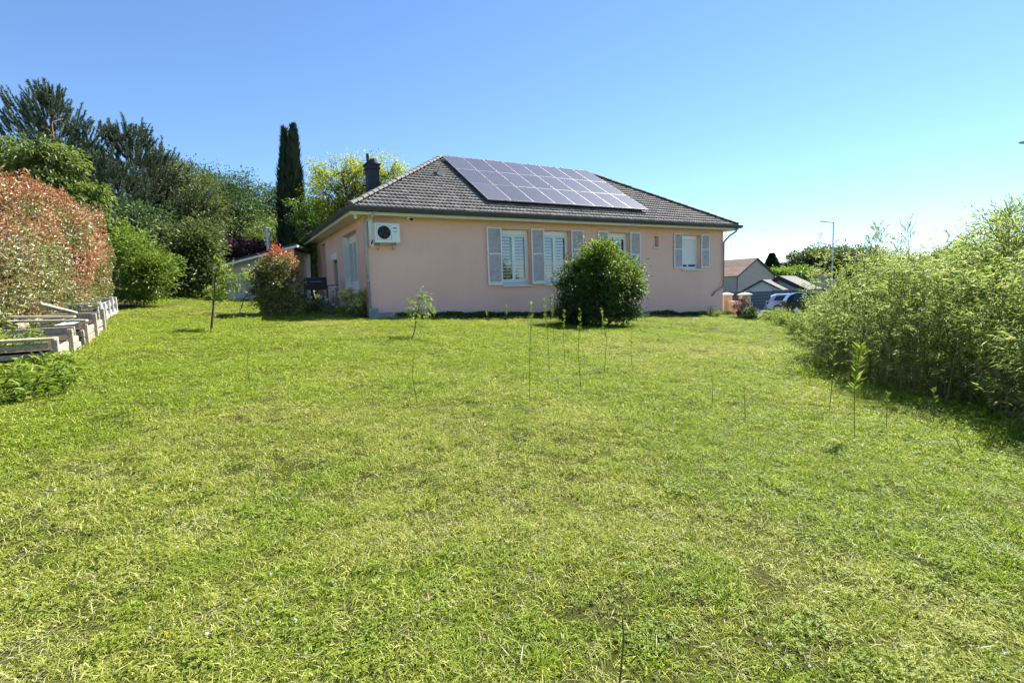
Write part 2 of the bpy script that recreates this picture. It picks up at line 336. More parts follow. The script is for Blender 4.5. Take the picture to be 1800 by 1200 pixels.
M = dict(
    stucco=mat_stucco(), ground=mat_ground(), solar=mat_solar(),
    cream=mat_plain('cream_paint', (.72, .66, .54), .55, var=.03),
    white=mat_plain('white_plastic', (.88, .90, .89), .4, var=.01, dirt=(.6, .58, .54), dirt_amt=.15),
    shutter=mat_plain('white_shutter_paint', (.87, .81, .78), .6, var=.03, scale=14, dirt=(.55, .5, .47), dirt_amt=.35, dirt_scale=9),
    acwhite=mat_plain('ac_casing', (.80, .81, .78), .4, var=.02),
    dark=mat_plain('dark_grey_metal', (.035, .042, .045), .45, var=.1),
    gutter=mat_plain('dark_gutter', (.05, .058, .06), .4, var=.08),
    chimney=mat_plain('anthracite_paint', (.028, .033, .045), .55, var=.08),
    black=mat_plain('black_plastic', (.012, .012, .014), .5, var=.1),
    zinc=mat_plain('zinc_pipe', (.45, .46, .47), .35, metal=.6, var=.08),
    pipe_pink=mat_plain('painted_pipe', (.34, .25, .21), .55, var=.05),
    silver=mat_plain('aluminium', (.62, .64, .68), .35, metal=.7, var=.03),
    panelframe=mat_plain('panel_frame', (.34, .34, .37), .45, metal=.4, var=.02), greypipe=mat_plain('grey_pipe', (.46, .44, .43), .6, var=.04),
    glass=mat_glass('window_glass'), blind=mat_plain('white_blind', (.90, .90, .90), .7, var=.01), slat=mat_plain('shaded_slats', (.60, .54, .52), .7, var=.08, scale=9),  # slat colour greyer than the white frames: recess shade painted in
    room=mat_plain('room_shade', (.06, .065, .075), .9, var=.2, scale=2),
    tiles=mat_tiles('grey_roof_tiles', [(.12, .112, .10), (.165, .152, .137), (.22, .20, .18)]),
    ridge=mat_tiles('ridge_tiles', [(.10, .10, .095), (.17, .16, .15)]),
    underlay=mat_plain('roof_underlay', (.05, .045, .04), .9),
    concrete=mat_plain('grey_concrete', (.30, .30, .29), .9, var=.12, bump=.4),
    wood=mat_wood('weathered_boards', (.46, .40, .32), (.10, .08, .06)),
    paleboard=mat_wood('pale_weathered_boards', (.56, .54, .50), (.14, .12, .10)),
    bark=mat_plain('bark', (.11, .085, .065), .95, var=.3, scale=14, bump=.8, bscale=25),
    pinebark=mat_plain('pine_bark', (.20, .12, .08), .95, var=.3, scale=10, bump=.8, bscale=20),
    twig=mat_plain('twigs', (.10, .075, .05), .95, var=.2, scale=10),
    cane=mat_plain('bamboo_canes', (.17, .17, .06), .55, var=.25, scale=8),
    drycane=mat_plain('dry_bamboo_stems', (.20, .15, .09), .8, var=.3, scale=6),
    asphalt=mat_plain('asphalt', (.10, .10, .10), .9, var=.15, scale=20, bump=.3),
    beige=mat_plain('beige_render', (.50, .44, .37), .9, var=.04, scale=2),
    yellow=mat_plain('ochre_render', (.50, .41, .27), .9, var=.05, scale=3),
    garage=mat_plain('garage_render', (.62, .62, .64), .9, var=.03),
    brownroof=mat_tiles('brown_tiles', [(.17, .11, .085), (.24, .16, .125)]),
    redroof=mat_tiles('red_tiles', [(.36, .17, .10), (.48, .25, .16)]),
    greyroof=mat_tiles('fibre_cement_roof', [(.15, .145, .138), (.20, .19, .18)]),
    fence=mat_plain('blue_grey_fence', (.055, .10, .125), .6, var=.1),
    carsilver=mat_plain('silver_car_paint', (.60, .64, .72), .25, metal=.35, var=.01),
    carblack=mat_plain('black_car_paint', (.012, .013, .016), .2, var=.05),
    carglass=mat_plain('car_glass', (.02, .03, .04), .06, spec=.8, var=.05),
    tyre=mat_plain('tyre_rubber', (.02, .02, .02), .85), lampred=mat_plain('red_lens', (.16, .012, .012), .25),
    shedwall=mat_plain('shed_render', (.52, .50, .42), .9, var=.06, scale=3),
    hedge=mat_leaf('photinia_leaves', [(.06, .10, .022), (.12, .155, .04), (.24, .24, .10)], .3, spec=.6, rough=.34,
                   tint=[(.18, .07, .032), (.27, .115, .055), (.42, .28, .17)]),
    photinia=mat_leaf('photinia_bush_leaves', [(.06, .085, .022), (.14, .16, .05), (.30, .29, .12)], .3, spec=.6, rough=.34,
                   tint=[(.35, .03, .035), (.45, .05, .05), (.42, .15, .06)]),
    laurel=mat_leaf('laurel_leaves', [(.02, .045, .012), (.035, .07, .018), (.07, .12, .03)], .3, spec=.3, rough=.5,
                   tint=[(.12, .18, .025), (.21, .28, .045)]),  # paler tint stands for the sunlit leaves
    lime=mat_leaf('lime_green_leaves', [(.06, .12, .018), (.10, .17, .03), (.16, .22, .05)], .45),
    cherry=mat_leaf('cherry_leaves', [(.05, .09, .018), (.085, .125, .025), (.14, .17, .04)], .4),
    fresh=mat_leaf('bright_green_leaves', [(.065, .115, .018), (.10, .16, .026), (.16, .21, .045)], .42),
    shrub=mat_leaf('shrub_leaves', [(.035, .06, .016), (.06, .09, .025), (.11, .13, .045)], .35),
    oak=mat_leaf('tree_leaves', [(.022, .05, .014), (.04, .075, .02), (.065, .10, .03)], .35),
    gold=mat_leaf('golden_leaves', [(.12, .18, .02), (.22, .27, .03), (.33, .34, .05)], .5, gain=1.4),
    willow=mat_leaf('willow_leaves', [(.10, .15, .03), (.16, .21, .05)], .45),
    plum=mat_leaf('purple_leaves', [(.03, .012, .016), (.06, .02, .025)], .3),
    cypress=mat_leaf('cypress_sprays', [(.010, .022, .012), (.018, .035, .016), (.03, .05, .02)], .12, rough=.7),
    pine=mat_leaf('pine_needles', [(.034, .056, .033), (.055, .082, .046), (.10, .128, .075)], .2, rough=.45),
    bamboo=mat_leaf('bamboo_leaves', [(.07, .12, .026), (.13, .185, .045), (.205, .26, .075), (.36, .385, .18)], .5, 1.25, spec=.35, rough=.45, gain=1.45),
    drybamboo=mat_leaf('dry_bamboo_leaves', [(.10, .075, .04), (.20, .15, .08)], .3),
    weed=mat_leaf('weed_leaves', [(.08, .14, .02), (.14, .20, .035), (.22, .26, .06)], .42),
    stem=mat_plain('green_stem', (.10, .125, .035), .7, var=.2),
    petalw=mat_leaf('white_petals', [(.70, .68, .62), (.8, .8, .78)], .3, gain=1.0), petaly=mat_leaf('yellow_petals', [(.75, .55, .03), (.8, .65, .06)], .3, gain=1.0),
    petalc=mat_leaf('cream_petals', [(.55, .50, .22), (.70, .62, .38)], .3, gain=1.0), lav=mat_leaf('mauve_stems', [(.14, .11, .14), (.24, .19, .23), (.16, .18, .10)], .3),
    straw=mat_leaf('straw', [(.45, .40, .26), (.60, .56, .42)], .3, gain=1.0),
    soil=mat_plain('bed_soil', (.045, .032, .022), .95, var=.3, scale=12, bump=.8),
)

# ================================================================== GROUND
def axis_pts(lo, a, b, hi, fine, grow=1.18):
    mid = list(np.arange(a, b + 1e-6, fine)); L_ = []; s = fine; x = a
    while x > lo: s *= grow; x -= s; L_.append(max(x, lo))
    R_ = []; s = fine; x = b
    while x < hi: s *= grow; x += s; R_.append(min(x, hi))
    return np.array(L_[::-1] + mid + R_)
gx = axis_pts(-900, -20, 26, 900, .3); gy = axis_pts(-60, -1, 36, 1500, .3)
XX, YY = np.meshgrid(gx, gy, indexing='ij')
ZZ = gz(XX, YY) + (VN1(XX * 1.1 + 50, YY * 1.1 + 50) - .5) * .05 * np.clip((26 - YY) / 10, 0, 1)
nx_, ny_ = XX.shape; ii = np.arange(nx_ * ny_).reshape(nx_, ny_)
gF = np.stack([ii[:-1, :-1].ravel(), ii[1:, :-1].ravel(), ii[1:, 1:].ravel(), ii[:-1, 1:].ravel()], -1)
gnd = mesh_np('ground', np.stack([XX.ravel(), YY.ravel(), ZZ.ravel()], -1), gF, M['ground'])
gnd.data.polygons.foreach_set('use_smooth', [True] * len(gF)); tag(gnd, kind='structure')

# street with the parked cars
rb = MB()
rx = np.linspace(10, 60, 26)
for a, b in zip(rx[:-1], rx[1:]):
    for c, d in ((34.0, 40.0), (40.0, 45.8)):
        rb.quad(*[(x, y, float(gz(x, y)) + .03) for x, y in ((a, c), (b, c), (b, d), (a, d))])
tag(rb.build('road', M['asphalt']), kind='structure')

# ================================================================== HOUSE
house = empty('bungalow', (HX, HY, 0), YAW)
tag(house, 'pink rendered bungalow with grey hipped tile roof and louvred white shutters', 'house')

def cut_wall(mb, L0, L1, z0, z1, ops, P, depth):
    """a wall face with real openings: P(l, d, z) maps along/depth/height to local coordinates"""
    ls = sorted({L0, L1, *[o[0] for o in ops], *[o[1] for o in ops]}); zs = sorted({z0, z1, *[o[2] for o in ops], *[o[3] for o in ops]})
    for a, b in zip(ls[:-1], ls[1:]):
        for c, d in zip(zs[:-1], zs[1:]):
            ml, mz = (a + b) / 2, (c + d) / 2
            if any(o[0] < ml < o[1] and o[2] < mz < o[3] for o in ops): continue
            mb.quad(P(a, 0, c), P(b, 0, c), P(b, 0, d), P(a, 0, d))
    for o in ops:
        a, b, c, d = o[:4]; e = o[4] if len(o) > 4 else depth
        mb.quad(P(a, 0, c), P(a, 0, d), P(a, e, d), P(a, e, c)); mb.quad(P(b, 0, c), P(b, e, c), P(b, e, d), P(b, 0, d))
        mb.quad(P(a, 0, d), P(b, 0, d), P(b, e, d), P(a, e, d)); mb.quad(P(a, 0, c), P(a, e, c), P(b, e, c), P(b, 0, c))

ZW = 4.14                                   # soffit height
front_ops = [(5.05, 6.30, 1.80, 3.87), (6.92, 8.20, 1.80, 3.87), (10.14, 11.32, 1.80, 3.87), (14.55, 15.76, 2.30, 3.87), (12.75, 13.08, 3.30, 3.76)]
side_ops = [(1.03, 3.38, 1.72, 3.84), (4.62, 5.48, 1.05, 3.05, .12), (7.12, 8.18, .9, 3.95, 1.3)]
w = MB()
PF = lambda l, d, z: (l, d, z); PS = lambda l, d, z: (d, l, z)
cut_wall(w, 0, HW, -.5, ZW, front_ops, PF, .30); cut_wall(w, 0, HD, -.5, ZW, side_ops, PS, .30)
w.quad((HW, 0, -.5), (HW, HD, -.5), (HW, HD, ZW), (HW, 0, ZW)); w.quad((HW, HD, -.5), (0, HD, -.5), (0, HD, ZW), (HW, HD, ZW))
w.quad((1.3, 7.12, .9), (1.3, 8.18, .9), (1.3, 8.18, 3.95), (1.3, 7.12, 3.95)); w.quad((.3, 12.75, 3.3), (.3, 12.75, 3.3), (.3, 12.75, 3.3), (.3, 12.75, 3.3))
w.quad((12.75, .30, 3.30), (13.08, .30, 3.30), (13.08, .30, 3.76), (12.75, .30, 3.76))
w.build('wall', M['stucco'], house)
pl = MB(); pl.box(.0, HW + .025, -.025, 0.0, -.5, .42); pl.box(-.025, 0, -.025, HD, -.5, .98)
# a damp band is only visible at the far end; keep the footing thin and low
MB().box(9.0, HW + .02, -.02, .0, -.5, .16).build('footing', M['concrete'], house)

# eaves: soffit, fascia, gutter
e = MB()
a0, a1, b0, b1 = -OV, HW + OV, -OV, HD + OV
e.quad((a0, b0, ZW), (a0, b1, ZW), (0.02, b1, ZW), (0.02, b0, ZW)); e.quad((HW - .02, b0, ZW), (HW - .02, b1, ZW), (a1, b1, ZW), (a1, b0, ZW))
e.quad((0.02, b0, ZW), (0.02, .02, ZW), (HW - .02, .02, ZW), (HW - .02, b0, ZW)); e.quad((0.02, HD - .02, ZW), (0.02, b1, ZW), (HW - .02, b1, ZW), (HW - .02, HD - .02, ZW))
e.build('soffit', M['cream'], house)
fa = MB(); t_ = .025
fa.box(a0 - t_, a1 + t_, b0 - t_, b0, ZW - .03, ZW + .16); fa.box(a0 - t_, a0, b0, b1, ZW - .03, ZW + .16)
fa.box(a1, a1 + t_, b0, b1, ZW - .03, ZW + .16); fa.box(a0 - t_, a1 + t_, b1, b1 + t_, ZW - .03, ZW + .16)
fa.build('fascia', M['cream'], house)
def gutter(p, q, n):
    m = MB(); p = np.array(p, float); q = np.array(q, float); n = np.array(n, float); d = (q - p) / np.linalg.norm(q - p)
    prof = [(0.0, .10)] + [(.07 - .07 * math.cos(a), -.065 * math.sin(a) + .03) for a in np.linspace(0, PI, 8)] + [(.15, .085), (.16, .10), (.145, .105), (.135, .03)]
    A = [p + n * x + np.array([0, 0, z]) - d * x for x, z in prof]; B = [q + n * x + np.array([0, 0, z]) + d * x for x, z in prof]
    for i in range(len(prof) - 1): m.quad(A[i], B[i], B[i + 1], A[i + 1])
    m.poly(A); m.poly(B)
    return m
zg = ZE - .13; g_ = .028
gutter((a0 - g_, b0 - g_, zg), (a1 + g_, b0 - g_, zg), (0, -1, 0)).build('gutter', M['gutter'], house)
gutter((a0 - g_, b1 + g_, zg), (a0 - g_, b0 - g_, zg), (-1, 0, 0)).build('gutter', M['gutter'], house)
gutter((a1 + g_, b0 - g_, zg), (a1 + g_, b1 + g_, zg), (1, 0, 0)).build('gutter', M['gutter'], house)

# roof
HH = HD / 2 + OV; ZR = ZE + HH * TAN
A_, B_ = (a0, b0, ZE), (a1, b0, ZE); C_, D_ = (a1, b1, ZE), (a0, b1, ZE); R0, R1 = (a0 + HH, HD / 2, ZR), (a1 - HH, HD / 2, ZR)
rf = MB(); dz = -.05
dn = lambda p: (p[0], p[1], p[2] + dz)
rf.quad(dn(A_), dn(B_), dn(R1), dn(R0)); rf.tri(dn(D_), dn(A_), dn(R0)); rf.tri(dn(B_), dn(C_), dn(R1)); rf.quad(dn(C_), dn(D_), dn(R0), dn(R1))
roof = rf.build('roof', M['underlay'], house)
# interlocking tiles, laid course by course on all four slopes
cs, sn = 1 / math.hypot(1, TAN), TAN / math.hypot(1, TAN)
SLEN = HH / cs; NR = 21; EXP = SLEN / NR; TW = .30
def tile_arrays(seed):
    rng = np.random.default_rng(seed); Vs, Fs = [], []; n = 0
    K = 8; xs = np.linspace(0, TW, K + 1); wave = .011 * np.cos(xs / TW * 4 * PI)
    def lay(org, du, dv, length):
        nonlocal n
        # org: eave corner, du along the eave, dv level direction up the slope
        for r in range(NR):
            s0 = r * EXP; ins0 = s0 * cs; ins1 = (s0 + EXP) * cs
            lo, hi = ins0, length - ins0
            k0 = math.floor(lo / TW - .001); k1 = math.ceil(hi / TW)
            off = 0
            for k in range(k0, k1):
                xa = k * TW; jit = rng.normal(0, .003); lift = .042 + jit
                xl = np.clip(xa + xs, lo - .04, hi + .04); xh = np.clip(xa + xs, ins1 - .04, length - ins1 + .04)
                if xl[-1] - xl[0] < .02: continue
                P = np.empty((3, K + 1, 3))
                for q, (ss, hh, xx) in enumerate(((s0 - .012, .0, xl), (s0 - .012, lift, xl), (s0 + EXP + .02, .004, xh))):
                    hgt = hh + (wave if q > 0 else wave * .3)
                    base = np.array(org)[None] + np.array(du)[None] * xx[:, None] + np.array(dv)[None] * (ss * cs) + np.array([0, 0, 1.0])[None] * (ss * sn)
                    P[q] = base + hgt[:, None] * (np.array([0, 0, cs]) - np.array(dv) * sn)[None]
                Vs.append(P.reshape(-1, 3))
                i = np.arange(K)
                for q in (0, 1):
                    Fs.append(np.stack([n + q * (K + 1) + i, n + q * (K + 1) + i + 1, n + (q + 1) * (K + 1) + i + 1, n + (q + 1) * (K + 1) + i], -1))
                n += 3 * (K + 1)
    lay(A_, (1, 0, 0), (0, 1, 0), a1 - a0); lay(D_, (0, -1, 0), (1, 0, 0), b1 - b0)
    lay(B_, (0, 1, 0), (-1, 0, 0), b1 - b0); lay(C_, (-1, 0, 0), (0, -1, 0), a1 - a0)
    return np.concatenate(Vs), np.concatenate(Fs)
tv, tf = tile_arrays(5)
tag(mesh_np('roof_tiles', tv, tf, M['tiles'], roof), kind='stuff')
# ridge and hip caps, one by one
def cap_mesh():
    m = MB(); L_ = .40; K = 8
    for x, r in ((0, .13), (.05, .135), (.055, .118), (L_, .105)):
        for j in range(K + 1):
            w_ = PI * (.02 + .96 * j / K); m.v.append((x, math.cos(w_) * r, math.sin(w_) * r * .75))
    for i in range(3):
        for j in range(K): a = i * (K + 1) + j; m.f.append((a, a + 1, a + K + 2, a + K + 1))
    m.f.append(tuple(range(K + 1)))
    me = bpy.data.meshes.new('ridge_tile'); me.from_pydata(m.v, [], m.f); me.materials.append(M['ridge']); me.update(); return me
capm = cap_mesh(); rngc = np.random.default_rng(3)
def caps(p, q, up_from):
    p = Vector(p); q = Vector(q); d = (q - p); L_ = d.length; d.normalize(); n = int(L_ / .36)
    y = Vector((0, 0, 1)).cross(d).normalized(); z = d.cross(y)
    for i in range(n):
        o = link('ridge_tile', capm, roof); c = p + d * (i * L_ / n) + z * (.035 + rngc.normal(0, .004))
        o.matrix_local = Matrix(((d.x, y.x, z.x, c.x), (d.y, y.y, z.y, c.y), (d.z, y.z, z.z, c.z), (0, 0, 0, 1)))
up4 = lambda p, q: (p, q, 0)
for p, q in ((A_, R0), (B_, R1), (D_, R0), (C_, R1), (R1, R0)): caps(p, q, 0)
# chimney
ch = MB(); cu, cv, hw_ = 1.72, 4.95, .235
ch.box(cu - hw_, cu + hw_, cv - hw_, cv + hw_, 5.0, 6.78); ch.box(cu - hw_ - .05, cu + hw_ + .05, cv - hw_ - .05, cv + hw_ + .05, 6.78, 6.85)
ch.box(cu - hw_ - .015, cu + hw_ + .015, cv - hw_ - .015, cv + hw_ + .015, 6.85, 6.95); ch.box(cu - hw_ - .07, cu + hw_ + .07, cv - hw_ - .07, cv + hw_ + .07, 6.95, 7.0)
ch.tube([(cu + .08, cv, 7.0), (cu + .08, cv, 7.07), (cu + .08, cv, 7.22)], [.2, .19, .15], 14); ch.cyl((cu - .15, cv, 7.0), (cu - .15, cv, 7.42), .06)
chim = ch.build('chimney', M['chimney'], roof)
# roof vent
vt = MB(); zt = lambda v: ZE + TAN * (v + OV)
vt.box(3.72, 3.98, 2.62, 2.92, zt(2.62) - .1, zt(2.9) + .02); vt.box(3.68, 4.02, 2.56, 2.98, zt(2.9) + .02, zt(2.9) + .06)
vt.build('roof_vent', M['cream'], roof)

# windows
def win_front(u0, u1, z0, z1, blinds, closed=False):
    root = MB(); v0 = .20
    f = .055
    root.box(u0, u0 + f, v0, v0 + .07, z0, z1); root.box(u1 - f, u1, v0, v0 + .07, z0, z1); root.box(u0 + f, u1 - f, v0, v0 + .07, z0, z0 + .07); root.box(u0 + f, u1 - f, v0, v0 + .07, z1 - .06, z1)
    win = root.build('window', M['white'], house)
    MB().box(u0 + .02, u1 - .02, v0 - .035, v0 + .001, z1 - .20, z1 - .01, b=.008).build('roller_box', M['white'], win)
    um = (u0 + u1) / 2; zt_ = z1 - .20
    if closed:
        s = MB(); z = z0 + .22
        while z < zt_ - .01:
            s.box(u0 + f, u1 - f, v0 + .012, v0 + .03, z, min(z + .045, zt_), b=.006); z += .048
        tag(s.build('roller_slats', M['white'], win), kind='stuff')
        for a, b in ((u0 + f + .03, um - .03), (um + .03, u1 - f - .03)):
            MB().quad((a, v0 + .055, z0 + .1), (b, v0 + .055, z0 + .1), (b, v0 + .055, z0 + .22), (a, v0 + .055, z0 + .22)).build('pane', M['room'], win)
        sb = MB(); sb.box(u0 + f, u1 - f, v0 + .005, v0 + .06, z0 + .07, z0 + .12); sb.box(um - .04, um + .04, v0 + .005, v0 + .06, z0 + .12, z0 + .22); sb.box(u0 + f, u1 - f, v0 - .005, v0 + .05, z0 + .215, z0 + .25)
        sb.build('sash', M['white'], win)
    else:
        for a, b in ((u0 + f, um), (um, u1 - f)):
            s = MB(); k = .065
            s.box(a + .002, a + k, v0 + .01, v0 + .055, z0 + .08, zt_); s.box(b - k, b - .002, v0 + .01, v0 + .055, z0 + .08, zt_)
            s.box(a + k, b - k, v0 + .01, v0 + .055, z0 + .08, z0 + .22); s.box(a + k, b - k, v0 + .01, v0 + .055, zt_ - .06, zt_)
            s.build('sash', M['white'], win)
            MB().quad((a + k, v0 + .03, z0 + .22), (b - k, v0 + .03, z0 + .22), (b - k, v0 + .03, zt_ - .06), (a + k, v0 + .03, zt_ - .06)).build('pane', M['glass'], win)
            if blinds:
                s = MB(); z = zt_ - .10; i = 0
                while z > z0 + .24:
                    s.box(a + k, b - k - .05, v0 + .075, v0 + .08, z - .075, z); z -= .118
                s.build('blind', M['blind'], win)
                g2 = MB(); zc = z0 + .22 + .62; uc = (a + b) / 2
                g2.box(uc - .014, uc + .014, v0 + .035, v0 + .05, z0 + .22, zc); g2.box(a + k, b - k, v0 + .035, v0 + .05, zc - .02, zc + .012)
                g2.build('glazing_bar', M['white'], win)
        MB().quad((u0, v0 + .5, z0 - .1), (u1, v0 + .5, z0 - .1), (u1, v0 + .5, z1 + .1), (u0, v0 + .5, z1 + .1)).build('dark_room_sheet', M['room'], win)  # dark sheet standing in for the unlit room
    sl_ = MB(); sl_.box(u0 - .03, u1 + .03, -.075, .20, z0 - .085, z0, b=.012); sl_.build('sill', M['cream'], win)
    return win
for i, o_ in enumerate(front_ops[:3]): win_front(*o_[:4], True)
win_front(*front_ops[3][:4], False, closed=True)
sw = MB(); sw.box(12.70, 13.16, -.07, .29, 3.22, 3.30, b=.012); sw.build('sill', M['cream'], house)
sp = MB(); sp.box(12.76, 13.07, .22, .25, 3.30, 3.76); sp.build('window', M['blind'], house)

def shutter(u0, u1, z0, z1, ang=0.0, hinge='l', solid=.13, rng=np.random.default_rng(9)):
    m = MB(); k = .055; w_ = u1 - u0; t = .035; zm = z0 + (z1 - z0) * .545
    m.box(0, k, -t, 0, z0, z1, b=.005); m.box(w_ - k, w_, -t, 0, z0, z1, b=.005)
    m.box(k, w_ - k, -t, 0, z1 - .06, z1, b=.004); m.box(k, w_ - k, -t, 0, zm - .025, zm + .025, b=.004)
    m.box(k, w_ - k, -t, 0, z0, z0 + solid, b=.004)
    o = m.build('shutter', M['shutter'], house)
    s = MB(); z = z0 + solid + .02
    while z < z1 - .085:
        if not (zm - .045 < z < zm + .012):
            c = .5 + rng.normal(0, .10); dz_ = .034; y0, y1 = -t + .006, -.006
            s.quad((k, y0, z), (w_ - k, y0, z + rng.normal(0, .003)), (w_ - k, y1, z + dz_), (k, y1, z + dz_))
            s.quad((k, y0, z - .007), (k, y1, z + dz_ - .007), (w_ - k, y1, z + dz_ - .007), (w_ - k, y0, z - .007)); s.quad((k, y0, z - .007), (w_ - k, y0, z - .007), (w_ - k, y0, z), (k, y0, z))
        z += .034
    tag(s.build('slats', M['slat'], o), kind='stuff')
    hb = MB()
    for zz in (z0 + .25, z1 - .25): hb.box(-.02 if hinge == 'l' else w_ - .12, .12 if hinge == 'l' else w_ + .02, -t - .006, -t + .001, zz - .015, zz + .015)
    o.location = (u0, -.035, 0); o.rotation_euler = (0, 0, ang)
    return o
zs0, zs1 = 1.80, 3.92
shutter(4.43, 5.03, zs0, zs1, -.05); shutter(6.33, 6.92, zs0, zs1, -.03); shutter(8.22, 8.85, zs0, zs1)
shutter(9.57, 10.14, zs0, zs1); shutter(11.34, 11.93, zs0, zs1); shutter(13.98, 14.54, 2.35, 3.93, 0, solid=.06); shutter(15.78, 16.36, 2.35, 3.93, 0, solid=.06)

# side french window with four lights, and its folded shutter
fr = MB(); u_ = .25
fr.box(u_, u_ + .06, 1.03, 3.38, 1.72, 1.80); fr.box(u_, u_ + .06, 1.03, 3.38, 3.62, 3.84); fr.box(u_, u_ + .06, 3.32, 3.38, 1.80, 3.62); fr.box(u_, u_ + .06, 1.03, 1.09, 1.80, 3.62)
fwin = fr.build('window', M['white'], house)
for i in range(4):
    va, vb = 1.09 + i * .5575, 1.09 + (i + 1) * .5575; s = MB(); k = .05
    s.box(u_ + .004, u_ + .03, va, va + k, 1.80, 3.62); s.box(u_ + .004, u_ + .03, vb - k, vb, 1.80, 3.62); s.box(u_ + .004, u_ + .03, va + k, vb - k, 1.80, 2.12); s.box(u_ + .004, u_ + .03, va + k, vb - k, 3.55, 3.62)
    s.build('sash', M['white'], fwin)
    MB().quad((u_ + .02, va + k, 2.12), (u_ + .02, vb - k, 2.12), (u_ + .02, vb - k, 3.55), (u_ + .02, va + k, 3.55)).build('pane', M['glass'], fwin)
MB().quad((u_ + .5, .8, 1.6), (u_ + .5, 3.6, 1.6), (u_ + .5, 3.6, 3.9), (u_ + .5, .8, 3.9)).build('dark_room_sheet', M['room'], fwin)  # room darkness as a dark sheet behind the panes
MB().box(.015, .235, 3.335, 3.372, 1.76, 3.80, b=.006).build('folded_shutter', M['white'], fwin)
MB().box(-.08, .25, .98, 3.43, 1.63, 1.715, b=.012).build('sill', M['cream'], fwin)
# side door with the white box above it
dr = MB(); dr.box(.07, .11, 4.62, 5.48, 1.05, 3.05); door = dr.build('side_door', M['dark'], house)
MB().box(.05, .069, 4.70, 5.40, 1.15, 2.95, b=.006).build('panel', M['zinc'], door)
MB().box(-.07, .0, 4.58, 5.50, 3.06, 3.32, b=.01).build('shutter_box', M['white'], house)

# downpipes
dp = MB(); r_ = .045
dp.tube([(.22, b0 - .06, 4.22), (.22, b0 - .03, 4.10), (.10, -.09, 3.98), (.06, -.07, 3.9), (.05, -.07, 3.0), (.05, -.07, 2.05)], r_, 10); dp.tube([(.05, -.07, 3.02), (.05, -.07, 2.97)], .055, 10)
dp.tube([(.05, -.07, 2.1), (.05, -.07, 2.05)], .055, 10); dp.build('downpipe', M['greypipe'], house, True)
MB().tube([(.05, -.07, 2.05), (.05, -.07, .6)], .05, 10).build('downpipe', M['pipe_pink'], house, True)
d2 = MB(); d2.tube([(HW + .30, b0 - .06, 4.20), (HW + .30, b0 - .04, 4.05), (HW + .22, -.22, 3.88), (HW - .02, -.09, 3.62), (HW - .06, -.08, 3.5), (HW - .06, -.08, 1.55), (HW - .10, -.08, 1.42), (HW - .72, -.08, 1.16), (HW - .80, -.07, 1.04), (HW - .80, .03, 1.0)], .042, 10)
d2.build('downpipe', M['pipe_pink'], house, True)
# soffit spot and camera
MB().tube([(-.25, -.18, 4.14), (-.25, -.18, 4.05), (-.25, -.2, 4.0)], [.05, .05, .02], 10).build('soffit_lamp', M['white'], house)
sc_ = MB(); sc_.box(1.40, 1.50, -.30, -.20, 4.06, 4.14); sc_.build('security_camera', M['white'], house)
MB().cyl((1.50, -.27, 4.06), (1.56, -.34, 4.03), .035, 10).build('camera_lens', M['black'], house)

# ------------------------------------------------------------------ solar array
arr = empty('solar_array', tuple(hpt(4.66, .26, ZE + TAN * (.26 + OV))), 0)
tag(arr, 'three rows of framed dark solar panels mounted on the front roof slope', 'solar panels')
ex = Vector(EU); eyv = (Vector(EV) * cs + Vector((0, 0, sn))); ezv = ex.cross(eyv)
arr.matrix_world = Matrix(((ex.x, eyv.x, ezv.x, arr.location.x), (ex.y, eyv.y, ezv.y, arr.location.y), (ex.z, eyv.z, ezv.z, arr.location.z), (0, 0, 0, 1)))
PW, PH, LIFT = .995, 1.655, .18
pg = MB(); pg.box(.012, PW - .022, .012, PH - .022, -.002, .004); 
pm = bpy.data.meshes.new('solar_panel'); pm.from_pydata(pg.v, [], pg.f); pm.materials.append(M['solar']); pm.update()
pf = MB(); q_ = .011
for bx in ((0, PW - .01, 0, q_), (0, PW - .01, PH - .01 - q_, PH - .01), (0, q_, q_, PH - .01 - q_), (PW - .01 - q_, PW - .01, q_, PH - .01 - q_)): pf.box(*bx, -.036, .009)
fm = bpy.data.meshes.new('frame'); fm.from_pydata(pf.v, [], pf.f); fm.materials.append(M['panelframe']); fm.update()
for j in range(3):
    for i in range(8):
        p_ = link('solar_panel', pm, arr); p_.location = (i * PW, j * PH, LIFT); p_.rotation_euler = (rngc.normal(0, .002), rngc.normal(0, .002), 0)
        link('frame', fm, p_)
rl = MB()
for j in range(3):
    for dy in (.35, 1.3): rl.box(.05, 8 * PW - .08, j * PH + dy, j * PH + dy + .04, LIFT - .09, LIFT - .038)
for i in range(9):
    for j in range(3):
        for dy in (.35, 1.3): rl.box(.1 + i * .96, .14 + i * .96, j * PH + dy, j * PH + dy + .04, .02, LIFT - .09)
rl.build('mounting_rails', M['dark'], arr)

# ------------------------------------------------------------------ air conditioner
ac = empty('air_conditioner', tuple(hpt(.28, 0, 3.26)), YAW)
tag(ac, 'white wall mounted air conditioning unit with round black fan grille near the eave', 'air conditioner')
AW, AH = .82, .63
MB().box(0, AW, -.37, -.07, 0, AH, b=.015).build('casing', M['acwhite'], ac)
fc, fz, fr_ = .295, .325, .21
m = MB()
for i in range(24):
    a_, b_ = 2 * PI * i / 24, 2 * PI * (i + 1) / 24
    m.tri((fc, -.374, fz), (fc + fr_ * math.cos(a_), -.374, fz + fr_ * math.sin(a_)), (fc + fr_ * math.cos(b_), -.374, fz + fr_ * math.sin(b_)))
fan = m.build('fan_opening', M['black'], ac)
m = MB()
for rr in np.linspace(.05, fr_, 7): m.tube([(fc + rr * math.cos(t), -.385, fz + rr * math.sin(t)) for t in np.linspace(0, 2 * PI, 25)], .0035, 4)
